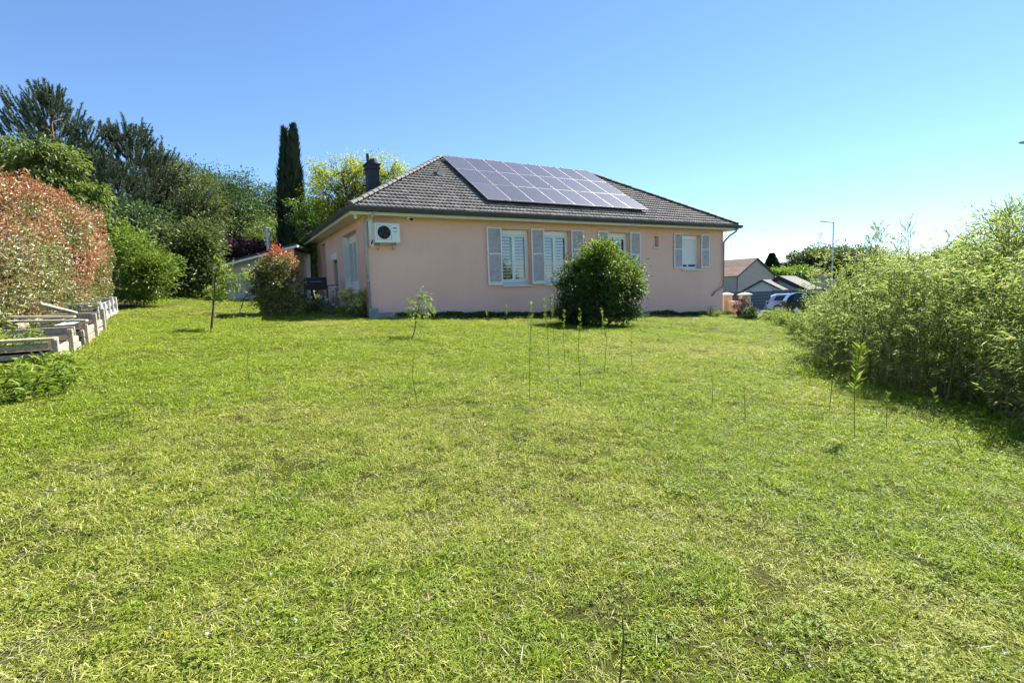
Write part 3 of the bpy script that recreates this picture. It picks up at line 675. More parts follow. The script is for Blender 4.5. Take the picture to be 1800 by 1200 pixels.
for i in range(12):
    t = 2 * PI * i / 12; m.tube([(fc + .03 * math.cos(t), -.386, fz + .03 * math.sin(t)), (fc + fr_ * math.cos(t), -.386, fz + fr_ * math.sin(t))], .003, 4)
m.build('fan_grille', M['dark'], fan)
m = MB()
for i in range(4):
    t = 2 * PI * i / 4
    m.quad(*[(fc + rr * math.cos(t + dt), -.378, fz + rr * math.sin(t + dt)) for rr, dt in ((.04, 0), (.19, .1), (.19, .6), (.04, .7))])
m.build('fan_blades', M['dark'], fan)
m = MB(); k = .235
m.box(fc - k, fc + k, -.378, -.371, fz - k, fz - k + .012); m.box(fc - k, fc + k, -.378, -.371, fz + k - .012, fz + k); m.box(fc - k, fc - k + .012, -.378, -.371, fz - k, fz + k); m.box(fc + k - .012, fc + k, -.378, -.371, fz - k, fz + k)
m.build('grille_frame', M['zinc'], ac)
m = MB(); m.box(.59, .73, -.373, -.369, .455, .485); m.build('badge', M['dark'], ac)
m = MB(); m.box(.60, .73, -.373, -.369, .335, .38); m.build('rating_label', M['zinc'], ac)
for x in (.14, .66):
    m = MB(); m.box(x, x + .04, -.40, 0, -.045, -.01); m.box(x, x + .04, -.03, 0, -.20, -.045); m.tube([(x + .02, -.36, -.04), (x + .02, -.02, -.18)], .014, 6); m.build('bracket', M['zinc'], ac)
m = MB(); m.box(-.125, .02, -.09, -.004, -.10, .90, b=.008); m.build('duct_cover', M['acwhite'], ac)
m = MB(); m.tube([(-.03, -.15, .1), (-.06, -.12, .0), (-.05, -.05, -.05)], .02, 6); m.build('pipe', M['black'], ac)

# ================================================================== PLANTS
def limb(mb, p, q, r0, r1, rng, k=7, n=5, wob=.06):
    p = np.array(p, float); q = np.array(q, float); L_ = np.linalg.norm(q - p); pts = []
    for i in range(n + 1):
        t = i / n; c = p + (q - p) * t
        if 0 < i < n: c = c + rng.normal(0, wob * L_ * .5, 3)
        pts.append(c)
    mb.tube(pts, [r0 + (r1 - r0) * i / n for i in range(n + 1)], k, False); return pts
def clump_leaves(rng, lobes, nclump, nleaf, rc, droop=.2, out_bias=.8):
    """leaf positions gathered in clumps through a few ellipsoid lobes"""
    vol = np.array([l[3] * l[4] * l[5] for l in lobes]) ** .67; cnt = np.maximum(3, (vol / vol.sum() * nclump)).astype(int)
    CC, OO, RR = [], [], []
    for l, c in zip(lobes, cnt):
        d = rdir(rng, c); rad = rng.random(c) ** (1 / 2.6) * (1 + .06 * rng.normal(size=c)); R_ = np.array(l[3:6])
        CC.append(np.array(l[:3]) + d * R_ * rad[:, None]); OO.append(d)
    CC = np.concatenate(CC); OO = np.concatenate(OO); n = len(CC)
    k = np.repeat(np.arange(n), nleaf)
    size = rc * (.6 + .8 * rng.random(n))
    off = rng.normal(size=(len(k), 3)) * np.array([1, 1, .7]) * size[k][:, None] * .5
    P = CC[k] + off
    A = norm(OO[k] * out_bias + norm(off) * .7 + rdir(rng, len(k)) * .7 + np.array([0, 0, -droop]))
    Nn = norm(np.array([0, 0, 1.0]) + rdir(rng, len(k)) * .8 + OO[k] * .4)
    return CC, OO, P, A, Nn
def tree(name, label, cat, base, lobes, mat, nclump, nleaf, rc, L, Wd, trunk_r=.15, seed=1, fork=.4, bark='bark', group=None, droop=.2, twigs=.25, tint_fn=None, top_z=None, stems=1):
    rng = np.random.default_rng(seed); base = np.array(base, float)
    o = empty(name, base); tag(o, label, cat, group)
    lob = [(l[0] - base[0], l[1] - base[1], l[2] - base[2], *l[3:]) for l in lobes]
    CC, OO, P, A, Nn = clump_leaves(rng, lob, nclump, nleaf, rc, droop)
    tb = MB(); zc = np.mean([l[2] for l in lob]); zb = min(l[2] - l[5] for l in lob)
    forkz = max(.15, zb + (zc - zb) * fork)
    cx = np.mean([l[0] for l in lob]) * .3; cy = np.mean([l[1] for l in lob]) * .3
    heads = []
    for s_ in range(stems):
        ox, oy = (rng.normal(0, .12, 2) if stems > 1 else (0, 0))
        pts = limb(tb, (ox, oy, -.15), (cx + ox * 4, cy + oy * 4, forkz), trunk_r, trunk_r * .65, rng, 9, 5, .03); heads.append(pts)
    for i, l in enumerate(lob):
        pts = heads[i % len(heads)]; st = pts[-1 - (i % 2)]
        ends = limb(tb, st, (l[0], l[1], l[2] + l[5] * .2), trunk_r * .5, trunk_r * .15, rng, 6, 4, .08)
        d2 = ((CC - np.array(l[:3])) / np.array(l[3:6])); mine = np.where((d2 ** 2).sum(1) < 1.3)[0]
        for c in mine[rng.random(len(mine)) < twigs]:
            limb(tb, ends[rng.integers(1, 5)], CC[c], trunk_r * .14, .006, rng, 4, 3, .1)
    tb.build('trunk', M[bark], o, True)
    tint = None if tint_fn is None else tint_fn(P, rng)
    n = len(P)
    leaves('crown', P, A, Nn, L * (.65 + .7 * rng.random(n)), Wd * (.7 + .6 * rng.random(n)), M[mat], o, tint, curl=.12)
    return o

def lob_at(px, py, y, rx, ry, rz):
    p = at(px, py, y); s = y / FPX
    return (p[0], p[1], p[2], rx * s, ry, rz * s)       # radii across and upright given in photo pixels at that distance

# --- pines
def pine(name, label, base, top, wid, seed, z0f=.18, ntuft=1000):
    rng = np.random.default_rng(seed); base = np.array(base, float); Ht = top - base[2]
    o = empty(name, base); tag(o, label, 'pine tree', 'pines behind the hedge')
    tb = MB(); lean = rng.normal(0, .02, 2)
    tp = lambda z: np.array([lean[0] * z + .15 * math.sin(z * .5), lean[1] * z, z])
    tb.tube([tp(z) for z in np.linspace(-.2, Ht * .97, 9)], list(np.linspace(.26, .03, 9)), 9, False)
    SP, SA = [], []
    nb = 66; 
    for i in range(nb):
        t = z0f + (1 - z0f) * (i + rng.random()) / nb; z = Ht * t
        prof = (1 - (t - .35) / .68) ** .75 if t > .35 and t < 1.03 else (.8 + .2 * t / .35)
        Lb = wid * max(.12, prof) * (.65 + .5 * rng.random()); az = i * 2.4 + rng.normal(0, .4)
        up = -.05 + .75 * t + rng.normal(0, .1)
        d = np.array([math.cos(az), math.sin(az), up]); d /= np.linalg.norm(d[:2])
        st = tp(z * .97); en = st + d * Lb; en[2] = min(en[2], Ht * 1.0)
        pts = limb(tb, st, en, .03 + .04 * (1 - t), .01, rng, 5, 4, .07)
        nt_ = int(ntuft / nb * (.5 + Lb / wid))
        s = rng.random(nt_) ** .5 * .8 + .2; c = st + (en - st) * s[:, None]
        spread = .11 * Lb + .10
        c = c + rng.normal(size=(nt_, 3)) * np.array([1, 1, .6]) * spread * (.4 + .6 * s[:, None])
        SP.append(c); SA.append(norm(d[None] * .8 + np.array([0, 0, .9]) + rng.normal(0, .32, (nt_, 3))))
    SP = np.concatenate(SP); SA = norm(np.concatenate(SA)); n = len(SP)
    tb.build('trunk', M['pinebark'], o, True)
    kn = 190; k = np.repeat(np.arange(n), kn); s = rng.random(len(k)); fl_ = (.45 + .55 * rng.random(n))[k]
    ax = SA[k]; P = SP[k] + ax * (s * fl_)[:, None] + np.array([0, 0, .22]) * (s * s * fl_)[:, None]
    A = norm(ax * .9 + rdir(rng, len(k)) * .8); L_ = .11 + .06 * rng.random(len(k)); Sd = norm(np.cross(A, rdir(rng, len(k)))) * .014
    V = np.stack([P - Sd, P + Sd, P + A * L_[:, None]], 1).reshape(-1, 3); F = np.arange(len(k) * 3).reshape(-1, 3)
    mesh_np('crown', V, F, M['pine'], o)
    return o
def gbase(x, y): return (x, y, float(gz(x, y)))
p1 = at(98, 300, 30); pine('pine_tree', 'tall blue green pine with the highest top, behind the red hedge', gbase(p1[0], 30), at(98, 172, 30)[2], 4.3, 11)
p2 = at(232, 300, 33); pine('pine_tree', 'shorter blue green pine leaning towards the leafy woodland trees', gbase(p2[0], 33), at(232, 236, 33)[2], 4.0, 12)

# --- woodland behind
def simple_tree(name, label, cat, y, lobs, mat, nclump, nleaf, rc, L, Wd, seed, group=None, **kw):
    lobes = [lob_at(px, py, y + dy, rx, ry, rz) for (px, py, dy, rx, ry, rz) in lobs]
    bx = np.mean([l[0] for l in lobes]); b = gbase(bx, y)
    return tree(name, label, cat, b, lobes, mat, nclump, nleaf, rc, L, Wd, seed=seed, group=group, **kw)
GW = 'woodland trees behind the garden'
simple_tree('oak_tree', 'rounded dark oak between the pines and the cypress', 'tree', 40, [(395, 355, 0, 58, 2.8, 55), (428, 390, -1, 36, 2.4, 45), (355, 345, 1, 35, 2.4, 35), (400, 430, 0, 60, 2.5, 50)], 'oak', 420, 84, .75, .17, .10, 21, GW, trunk_r=.3)
simple_tree('oak_tree', 'small dark leafy tree touching the left of the cypress', 'tree', 44, [(475, 365, 0, 28, 2.5, 35), (468, 410, 0, 34, 2.5, 45)], 'oak', 200, 84, .7, .17, .10, 22, GW, trunk_r=.25)
simple_tree('ash_tree', 'feathery mid green tree just right of the shorter pine', 'tree', 36, [(325, 330, 0, 42, 2.5, 40), (350, 375, -1, 40, 2.4, 45), (310, 400, 0, 55, 2.5, 50), (300, 300, 1, 22, 1.6, 20)], 'shrub', 360, 76, .7, .17, .085, 23, GW, trunk_r=.25)
simple_tree('oak_tree', 'dark broadleaf tree low behind the pines', 'tree', 42, [(200, 380, 0, 90, 3, 70), (70, 330, 0, 90, 3, 80), (280, 400, 0, 60, 3, 60)], 'oak', 380, 40, .9, .28, .15, 24, GW, trunk_r=.3)
simple_tree('willow_tree', 'pale green weeping tree between the oak and the cypress', 'tree', 34, [(482, 415, 0, 32, 2, 32), (465, 445, 0, 28, 2, 30), (500, 445, 0, 24, 2, 30)], 'willow', 150, 60, .55, .22, .05, 25, GW, droop=1.4, trunk_r=.18)
simple_tree('oak_tree', 'dark tree filling the gap behind the golden tree', 'tree', 38, [(560, 420, 0, 50, 2.4, 60), (540, 470, 0, 60, 2.4, 50), (600, 440, 0, 40, 2.4, 60)], 'oak', 260, 40, .75, .24, .13, 26, GW, trunk_r=.25)
simple_tree('plum_tree', 'dark purple leaved plum beyond the garden shed', 'tree', 27, [(395, 437, 0, 24, 1.0, 18), (430, 438, 0, 24, 1.0, 14), (458, 442, 0, 18, 1.0, 12)], 'plum', 130, 46, .4, .13, .07, 27, GW, trunk_r=.1)
# golden robinia
simple_tree('golden_robinia', 'golden yellow leaved tree rising behind the dark chimney', 'tree', 27, [(600, 310, 0, 50, 1.6, 30), (655, 295, 0, 45, 1.5, 24), (570, 345, -.5, 30, 1.4, 34), (640, 335, .3, 55, 1.6, 35), (695, 300, .3, 24, 1.0, 18), (590, 385, 0, 50, 1.5, 40), (560, 300, .3, 22, .9, 16), (552, 385, -1, 22, 1.0, 34), (700, 325, 0, 26, 1.0, 14)], 'gold', 330, 44, .38, .13, .055, 28, None, droop=.5, trunk_r=.16, twigs=.5)
simple_tree('golden_shoots', 'lower greenish boughs beside the cypress and the gutter', 'tree', 25, [(548, 395, 0, 18, .8, 34), (560, 430, 0, 26, .8, 26), (530, 360, 0, 14, .6, 14), (530, 385, 0, 16, .6, 10)], 'lime', 90, 40, .3, .12, .055, 29, None, droop=.4, trunk_r=.07, twigs=.5)

# cypress
def cypress(base, y):
    rng = np.random.default_rng(31); b = np.array(base); o = empty('italian_cypress', b); tag(o, 'tall narrow dark cypress with two tips beside the golden tree', 'cypress')
    tb = MB(); tb.tube([(0, 0, -.2), (0, 0, 3), (.05, 0, 7)], [.2, .15, .04], 8, False); tb.build('trunk', M['bark'], o)
    s = y / FPX; Ps, As, Ns = [], [], []
    x_of = lambda px, py: at(px, py, y) - b
    cols = [((513, 470), (516, 228), 17 * s, 8200), ((503, 420), (500, 234), 9.5 * s, 3600), ((519, 470), (523, 300), 14 * s, 2600)]
    for (c0, c1, rad, n) in cols:
        a = x_of(*c0); e_ = x_of(*c1); a = a - (e_ - a) * (.9 if c0[1] > 450 else .1) * (a[2] - 0) / max(.1, e_[2] - a[2]) * 1.0 if False else a
        t = rng.random(n) ** .85; az = rng.random(n) * 2 * PI
        lump = 1 + .30 * (VN2(az * 2.2 + 10, t * 11 + rad * 10) - .5) * 2 + .28 * (VN4(az * 4.1 + 3, t * 30 + rad * 7) - .5) * 2
        r = rad * np.clip((1 - t) * 1.9, 0, 1) ** .8 * lump * (.55 + .5 * rng.random(n) ** .5)
        c = a + (e_ - a) * t[:, None]; od = np.stack([np.cos(az), np.sin(az), np.zeros(n)], -1)
        Ps.append(c + od * r[:, None]); As.append(norm(od * .28 + np.array([0, 0, 1]) + rng.normal(0, .16, (n, 3)))); Ns.append(od + rng.normal(0, .3, (n, 3)))
    # skirt to the ground
    n = 3500; t = rng.random(n); az = rng.random(n) * 2 * PI; z0 = x_of(512, 470)[2]; od = np.stack([np.cos(az), np.sin(az), np.zeros(n)], -1)
    cx = x_of(512, 470)
    Ps.append(np.stack([cx[0] + od[:, 0] * .6, cx[1] + od[:, 1] * .6, t * z0], -1)); As.append(norm(od * .28 + np.array([0, 0, 1]) + rng.normal(0, .16, (n, 3)))); Ns.append(od)
    P = np.concatenate(Ps); A = np.concatenate(As); Nn = np.concatenate(Ns); m = len(P)
    leaves('crown', P, A, Nn, .34 * (.5 + rng.random(m)), .075, M['cypress'], o)
c_ = at(512, 500, 28); cypress(gbase(c_[0], 28), 28)

# leafy cherry behind the hedge
simple_tree('cherry_tree', 'lime green drooping leaved tree directly above the red hedge', 'tree', 17.5, [(45, 305, 0, 50, 1.2, 42), (70, 265, 0, 22, .7, 24), (105, 300, .5, 32, 1.1, 46), (10, 262, 0, 24, .8, 28), (130, 345, .8, 36, 1.0, 34), (60, 355, 0, 80, 1.2, 40), (172, 345, 1, 14, .5, 34), (180, 385, 1, 26, .8, 22)], 'cherry', 300, 46, .24, .15, .062, 33, None, droop=1.0, trunk_r=.09, twigs=.4)

# --- hedge of red photinia along the left boundary
def hedge():
    rng = np.random.default_rng(41); A0 = np.array([-6.35, 3.6]); A1 = np.array([-12.55, 16.2]); d = A1 - A0; Lh = np.linalg.norm(d); d = d / Lh; nrm = np.array([d[1], -d[0]])
    if nrm[0] < 0: nrm = -nrm
    o = empty('photinia_hedge', (A0[0], A0[1], float(gz(*A0)))); tag(o, 'tall clipped hedge of red and green leaves along the garden edge', 'hedge')
    TH = 1.5; out_ = []; tn = []
    def surf(n, depth_lo, depth_hi, face):
        s = rng.random(n) * Lh
        hgt = 3.0 + .25 * VN1(s * .7, 3.3) + .25 * VN2(s * 2.3, 8.1) - .25 * s / Lh
        dep = depth_lo + (depth_hi - depth_lo) * rng.random(n) ** 1.5
        if face == 'f': z = hgt * (rng.random(n) ** .9); w_ = -dep
        elif face == 't': z = hgt - dep; w_ = -rng.random(n) * TH
        elif face == 'b': z = hgt * rng.random(n); w_ = -TH + dep
        else: z = hgt * rng.random(n); w_ = -rng.random(n) * TH; s = Lh - dep * .6
        bul = .45 * (VN3(s * 1.1 + 5, z * 1.2 + 3) - .5) + .22 * (VN4(s * 3.1, z * 3.3) - .5) + .12 * np.sin(np.clip(z / 2.6, 0, 1) * PI)
        if face == 'f': w_ = w_ + bul
        if face == 't': z = z + bul * .8
        p2 = A0[None] + d[None] * s[:, None] + nrm[None] * w_[:, None]
        g0 = gz(A0[0] + d[0] * s, A0[1] + d[1] * s)
        P = np.stack([p2[:, 0], p2[:, 1], g0 + z], -1)
        od = {'f': np.array([nrm[0], nrm[1], .25]), 't': np.array([0, 0, 1.0]), 'b': np.array([-nrm[0], -nrm[1], .2]), 'e': np.array([d[0], d[1], .2])}[face]
        # young red growth: patches, mostly on the upper and outer shoots
        red = sstep(.25, .75, VN2(s * .45 + 2, z * .8 + 1) * .35 + .62 * (z / 3.0) + .45 * (VN4(s * 1.7, z * 1.9) - .5) + .3 * (VN3(s * 4.1, z * 4.4) - .5)) * (dep < .5)
        red = np.clip(red + rng.normal(0, .33, n), 0, 1)
        return P, np.repeat(od[None], n, 0), red
    parts_ = [surf(34000, 0, .28, 'f'), surf(14000, .2, .9, 'f'), surf(12000, 0, .3, 't'), surf(5000, 0, .3, 'b'), surf(3500, 0, .4, 'e')]
    P = np.concatenate([p[0] for p in parts_]); OD = np.concatenate([p[1] for p in parts_]); T = np.concatenate([p[2] for p in parts_]); n = len(P)
    b = np.array(o.location)
    A = norm(OD * .55 + np.array([0, 0, .45]) + rdir(rng, n) * .85); Nn = norm(OD + rdir(rng, n) * .7 + np.array([0, 0, .3]))
    leaves('foliage', P - b, A, Nn, .075 * (.6 + .8 * rng.random(n)), .030 * (.7 + .6 * rng.random(n)), M['hedge'], o, T, curl=.15)
    tb = MB()
    for s in np.arange(.2, Lh, .32):
        q = A0 + d * s - nrm * (TH * .5 + rng.normal(0, .12)); g0 = float(gz(*q)); base = np.array([q[0], q[1], g0 - .1]) - b
        for j in range(3):
            top = base + np.array([rng.normal(0, .35), rng.normal(0, .35), 2.3 + rng.normal(0, .2)]); limb(tb, base, top, .022, .006, rng, 5, 4, .06)
        for j in range(6):
            c = base + np.array([0, 0, .5 + 1.8 * rng.random()]); e_ = c + np.array([*(nrm * (.5 + .2 * rng.random())), .35]) + rng.normal(0, .15, 3); limb(tb, c, e_, .010, .004, rng, 4, 3, .08)
    tb.build('branches', M['twig'], o)
hedge()

# --- bush maker
def bush(name, label, cat, px, py_base, y, lobs, mat, nclump, nleaf, rc, L, Wd, seed, tint_fn=None, group=None, droop=.0, stems=3, twigs=.35, trunk_r=.03):
    lobes = [lob_at(a, b, y + dy, rx, ry, rz) for (a, b, dy, rx, ry, rz) in lobs]
    c = at(px, py_base, y); b = gbase(c[0], y)
    return tree(name, label, cat, b, lobes, mat, nclump, nleaf, rc, L, Wd, trunk_r=trunk_r, seed=seed, fork=.0, bark='twig', group=group, droop=droop, twigs=twigs, tint_fn=tint_fn, stems=stems)
bush('leafy_shrub', 'bright fresh green shrub at the far end of the red hedge', 'shrub', 250, 530, 17.6, [(240, 455, 0, 42, .9, 48), (262, 485, -.2, 42, .9, 36), (285, 470, .1, 24, .6, 28), (225, 420, .3, 24, .6, 22), (235, 510, -.2, 32, .7, 20)], 'fresh', 260, 40, .26, .12, .045, 51)
bush('large_shrub', 'large dull green shrub between the bright shrub and the shed', 'shrub', 335, 515, 23, [(335, 440, 0, 42, 1.3, 42), (320, 480, 0, 50, 1.3, 34), (360, 475, 0, 26, 1.0, 36), (300, 425, .5, 36, 1.2, 30), (350, 415, .5, 30, 1.1, 24)], 'shrub', 320, 44, .42, .16, .08, 52, trunk_r=.05)
bush('large_shrub', 'dark mass of evergreen shrub under the pines', 'shrub', 200, 500, 26, [(180, 420, 0, 80, 2, 45), (240, 390, 0, 50, 1.6, 40), (270, 450, 0, 60, 1.8, 50), (130, 450, 0, 60, 1.6, 50)], 'oak', 330, 44, .6, .18, .09, 53, trunk_r=.06)
def red_top(P, rng):
    z = P[:, 2]; t = sstep(1.7, 2.2, z + rng.normal(0, .16, len(z))) + sstep(.6, .8, P[:, 0] + .1 * (z - 1)) * (rng.random(len(z)) < .3)
    return np.clip(t, 0, 1)
pbx = bush('photinia_bush', 'rounded bush with crimson top leaves in front of the shed', 'bush', 488, 553, 16.3, [(487, 500, 0, 40, .72, 46), (495, 470, 0, 28, .55, 30), (470, 490, 0, 28, .55, 36), (500, 525, 0, 30, .6, 26), (475, 530, 0, 24, .5, 20)], 'photinia', 300, 48, .17, .085, .042, 54, red_top)
def sunlit_top(P, rng):  # sunlight on the bush's top and right, put into the leaf tint
    return np.clip(sstep(1.1, 2.5, P[:, 2] + .45 * (P[:, 0]) + rng.normal(0, .4, len(P))), 0, 1) * (rng.random(len(P)) < .7)
bush('laurel_bush', 'big round dark green bush in front of the shuttered windows', 'bush', 1055, 572, 16.9, [(1050, 522, 0, 52, 1.1, 44), (1056, 455, 0, 26, .6, 30), (1090, 494, .2, 34, .85, 42), (1012, 514, -.1, 30, .75, 38), (1048, 552, -.1, 54, 1.0, 18), (1042, 474, 0, 34, .8, 34), (1106, 502, .2, 20, .55, 26), (1005, 548, -.1, 26, .55, 20), (1094, 546, 0, 26, .55, 20), (1060, 434, 0, 10, .3, 11), (990, 494, 0, 9, .3, 14), (1078, 446, .1, 8, .25, 11), (1036, 443, 0, 8, .25, 10), (1122, 510, .2, 8, .25, 8), (1113, 470, .2, 8, .25, 10), (1003, 466, 0, 8, .25, 9), (986, 534, 0, 9, .3, 10), (1050, 492, 0, 46, 1.0, 44)], 'laurel', 620, 52, .25, .10, .05, 55, sunlit_top, stems=5)
bush('purple_shrub', 'small purple brown shrub beside the ochre gate pillar', 'shrub', 1305, 562, 23.5, [(1303, 540, 0, 15, .4, 14), (1310, 548, 0, 13, .4, 9)], 'plum', 60, 30, .14, .08, .035, 56)
bush('dark_shrub', 'small dark green shrub right of the purple one', 'shrub', 1320, 566, 22.5, [(1320, 552, 0, 12, .35, 11)], 'laurel', 40, 30, .14, .08, .035, 57)
# clipped dark hedge behind the barbecue
def block_hedge(name, label, c0, c1, h, th, mat, n, seed, L, Wd):
    rng = np.random.default_rng(seed); c0 = np.array(c0, float); c1 = np.array(c1, float); d = c1 - c0; Lh = np.linalg.norm(d); d /= Lh; nr = np.array([-d[1], d[0]])
    o = empty(name, (c0[0], c0[1], float(gz(*c0)))); tag(o, label, 'hedge')
    s = rng.random(n) * Lh; side_ = rng.random(n); w_ = np.where(side_ < .35, -th / 2, np.where(side_ < .7, th / 2, (rng.random(n) - .5) * th)); z = np.where(side_ < .7, rng.random(n) * h, h)
    p = c0[None] + d[None] * s[:, None] + nr[None] * w_[:, None]; g0 = gz(p[:, 0], p[:, 1])
    P = np.stack([p[:, 0], p[:, 1], g0 + z], -1) + rng.normal(0, .06, (n, 3)) - np.array(o.location)
    leaves('foliage', P, rdir(rng, n), rdir(rng, n), L, Wd, M[mat], o)
    m = MB()
    for q in np.arange(.3, Lh, .6):
        b = c0 + d * q; g1 = float(gz(*b)); m.tube([np.array((b[0], b[1], g1 - .1)) - np.array(o.location), np.array((b[0], b[1], g1 + h * .9)) - np.array(o.location)], [.04, .015], 5, False)
    m.build('stems', M['twig'], o); return o
block_hedge('evergreen_hedge', 'dark clipped evergreen hedge seen past the side of the house', (-13.5, 30), (-9.5, 31.5), 2.6, .9, 'cypress', 9000, 58, .14, .07)

# young fruit tree with a leaning trunk
def young_tree():
    y = 12.05; b = np.array(gp(373, 580)); rng = np.random.default_rng(61); o = empty('young_fruit_tree', b); tag(o, 'slender young tree with thin leaning trunk on the lawn before the shed', 'tree')
    X = lambda px, py, dy=0: at(px, py, y + dy) - b
    tb = MB(); pts = [X(371, 584), X(374, 550), X(377, 520), X(377, 495), X(382, 470), X(390, 455)]; tb.tube(pts, [.028, .024, .02, .017, .013, .006], 7, False)
    ends = [[X(377, 505), X(395, 492), X(415, 488), X(436, 480)], [X(377, 515), X(392, 508), X(410, 500), X(420, 505)], [X(378, 490), X(386, 472), X(388, 452)], [X(377, 520), X(390, 522), X(405, 524)], [X(379, 485), X(392, 478, -.2), X(404, 470, -.2)], [X(377, 512), X(370, 508, .2), X(366, 512, .2)]]
    Ps, As = [], []
    for e_ in ends:
        tb.tube(e_, list(np.linspace(.012, .004, len(e_))), 5, False)
        for a, c in zip(e_[:-1], e_[1:]):
            n = 60; t = rng.random(n); Ps.append(a + (c - a) * t[:, None] + rng.normal(0, .055, (n, 3))); As.append(norm((c - a)[None] * 1.2 + rdir(rng, n) * .45 + np.array([0, 0, -.12])))
    tb.build('trunk', M['twig'], o); P = np.concatenate(Ps); A = np.concatenate(As); n = len(P)
    leaves('crown', P, A, norm(np.array([0, 0, 1]) + rdir(rng, n) * .7), .09 * (.6 + .7 * rng.random(n)), .035, M['weed'], o)
    st = MB(); st.cyl(X(374, 580, .05), X(374, 465, .05), .011, 6); st.build('stake', M['drycane'], o)
young_tree()
def sapling():
    y = 12.1; b = np.array(gp(724, 594)); rng = np.random.default_rng(62); o = empty('sapling', b); tag(o, 'little sapling with pale yellow green leaves in front of the blank wall', 'sapling')
    X = lambda px, py, dy=0: at(px, py, y + dy) - b
    tb = MB(); tb.tube([X(722, 597), X(727, 588), X(730, 575), X(731, 560), X(735, 545), X(740, 528)], [.016, .014, .012, .010, .008, .004], 6, False)
    Ps, As = [], []
    for tip in ((741, 520), (752, 532), (757, 545), (722, 530), (722, 545), (733, 548), (746, 552), (728, 556), (748, 524), (735, 535)):
        e_ = X(*tip, rng.normal(0, .12)); s_ = X(731 + rng.normal(0, 2), 560 - 15 * rng.random()); tb.tube([s_, (s_ + e_) / 2 + rng.normal(0, .02, 3), e_], [.006, .004, .003], 4, False)
        n = 26; Ps.append(e_ + rng.normal(0, .06, (n, 3))); As.append(norm(rdir(rng, n) * .6 + (e_ - s_)[None] * 1.5 + np.array([0, 0, -.55])))
    tb.build('trunk', M['twig'], o); P = np.concatenate(Ps); A = np.concatenate(As); n = len(P)
    leaves('crown', P, A, norm(np.array([0, 0, 1]) + rdir(rng, n) * .6), .085 * (.6 + .7 * rng.random(n)), .045, M['willow'], o)
sapling()

# --- bamboo thicket along the right
def bamboo():
    rng = np.random.default_rng(71)
    front = np.array([(5.35, 4.6), (5.75, 5.6), (6.15, 6.7), (5.75, 7.6), (5.75, 8.6), (6.15, 10.0), (6.9, 11.8), (8.4, 14.6)])      # lawn edge of the thicket
    o = empty('bamboo_thicket', (6.2, 8, float(gz(6.2, 8)))); tag(o, 'dense thicket of leafy green bamboo along the lawn edge', 'bamboo'); b = np.array(o.location)
    n = 620; s = rng.random(n) ** 1.0 * (len(front) - 1); i = np.minimum(s.astype(int), len(front) - 2); f = (s - i)[:, None]
    p = front[i] * (1 - f) + front[i + 1] * f
    dep = rng.random(n) ** 1.3 * 3.6; p = p + np.stack([dep * .97 + .05, dep * .2 + rng.normal(0, .1, n)], -1)
    H = 1.76 + .30 * VN1(p[:, 0] * .9, p[:, 1] * .9) + rng.normal(0, .13, n) + np.clip(dep, 0, 2) * .05
    H = H + .12 * sstep(7.2, 8.2, p[:, 0]) - .75 * sstep(9.2, 12.3, p[:, 1] - .35 * np.clip(dep, 0, 2))
    H = H * (1 - .35 * (dep < .25))
    tb = MB(); Ps, As, Ns = [], [], []; DP, DA = [], []
    g0 = gz(p[:, 0], p[:, 1])
    for k in range(n):
        base = np.array([p[k, 0], p[k, 1], g0[k] - .05]) - b; lean = np.array([rng.normal(-.10, .13), rng.normal(-.04, .13), 0]); h = H[k]
        pt = lambda t: base + np.array([0, 0, h * t]) + lean * h * t * t * .9
        tb.tube([pt(0), pt(.4), pt(.75), pt(1)], [.010, .009, .006, .002], 4, False)
        nb = int(13 * h / 2)
        for j in range(nb):
            t = .06 + .96 * rng.random() ** .8; c = pt(min(t, 1)); az = rng.random() * 2 * PI; bl = (.34 - .12 * t) * (.5 + rng.random())
            e_ = c + np.array([math.cos(az) * bl, math.sin(az) * bl, bl * (.5 + .4 * rng.random())])
            if rng.random() < .25: tb.tube([c, e_], [.003, .0015], 3, False)
            nl = 19 if t > .3 else 11; tt = rng.random(nl) ** .6
            P = c + (e_ - c) * tt[:, None] + rng.normal(0, .03, (nl, 3)); Ps.append(P)
            As.append(norm(np.array([math.cos(az), math.sin(az), .1])[None] + rdir(rng, nl) * .75 + np.array([0, 0, -.25])))
        nd = 8; t = rng.random(nd) * .38; DP.append(base + np.array([0, 0, 1.0]) * (h * t)[:, None] + rng.normal(0, .07, (nd, 3))); DA.append(norm(rdir(rng, nd) + np.array([0, 0, -.4])))
    tb.build('canes', M['cane'], o)
    P = np.concatenate(Ps); A = np.concatenate(As); m = len(P)
    leaves('foliage', P, A, norm(np.array([0, 0, 1.0]) + rdir(rng, m) * .75), (.05 + .085 * rng.random(m) ** 1.3), .010 * (.7 + .8 * rng.random(m)) + .003, M['bamboo'], o, fold=.15, curl=.15)
    P = np.concatenate(DP); A = np.concatenate(DA); m = len(P); leaves('dead_leaves', P, A, rdir(rng, m), .10, .012, M['drybamboo'], o)
    # arching dead stems at the foot
    dm = MB()
    for k in range(240):
        s = rng.random() * 5.6; i = int(s); f = s - i; q = front[i] * (1 - f) + front[i + 1] * f; q = q + np.array([.15 + .5 * rng.random(), .1 * rng.normal()]); base = np.array([q[0], q[1], float(gz(*q)) - .03]) - b
        L_ = .5 + .6 * rng.random(); dx = rng.normal(-.1, .3); dy = rng.normal(0, .4)
        dm.tube([base, base + np.array([dx * .4, dy * .4, L_ * .6]), base + np.array([dx * 1.1, dy * 1.1, L_ * .75])], [.004, .003, .0015], 3, False)
    dm.build('dead_stems', M['drycane'], o)
bamboo()
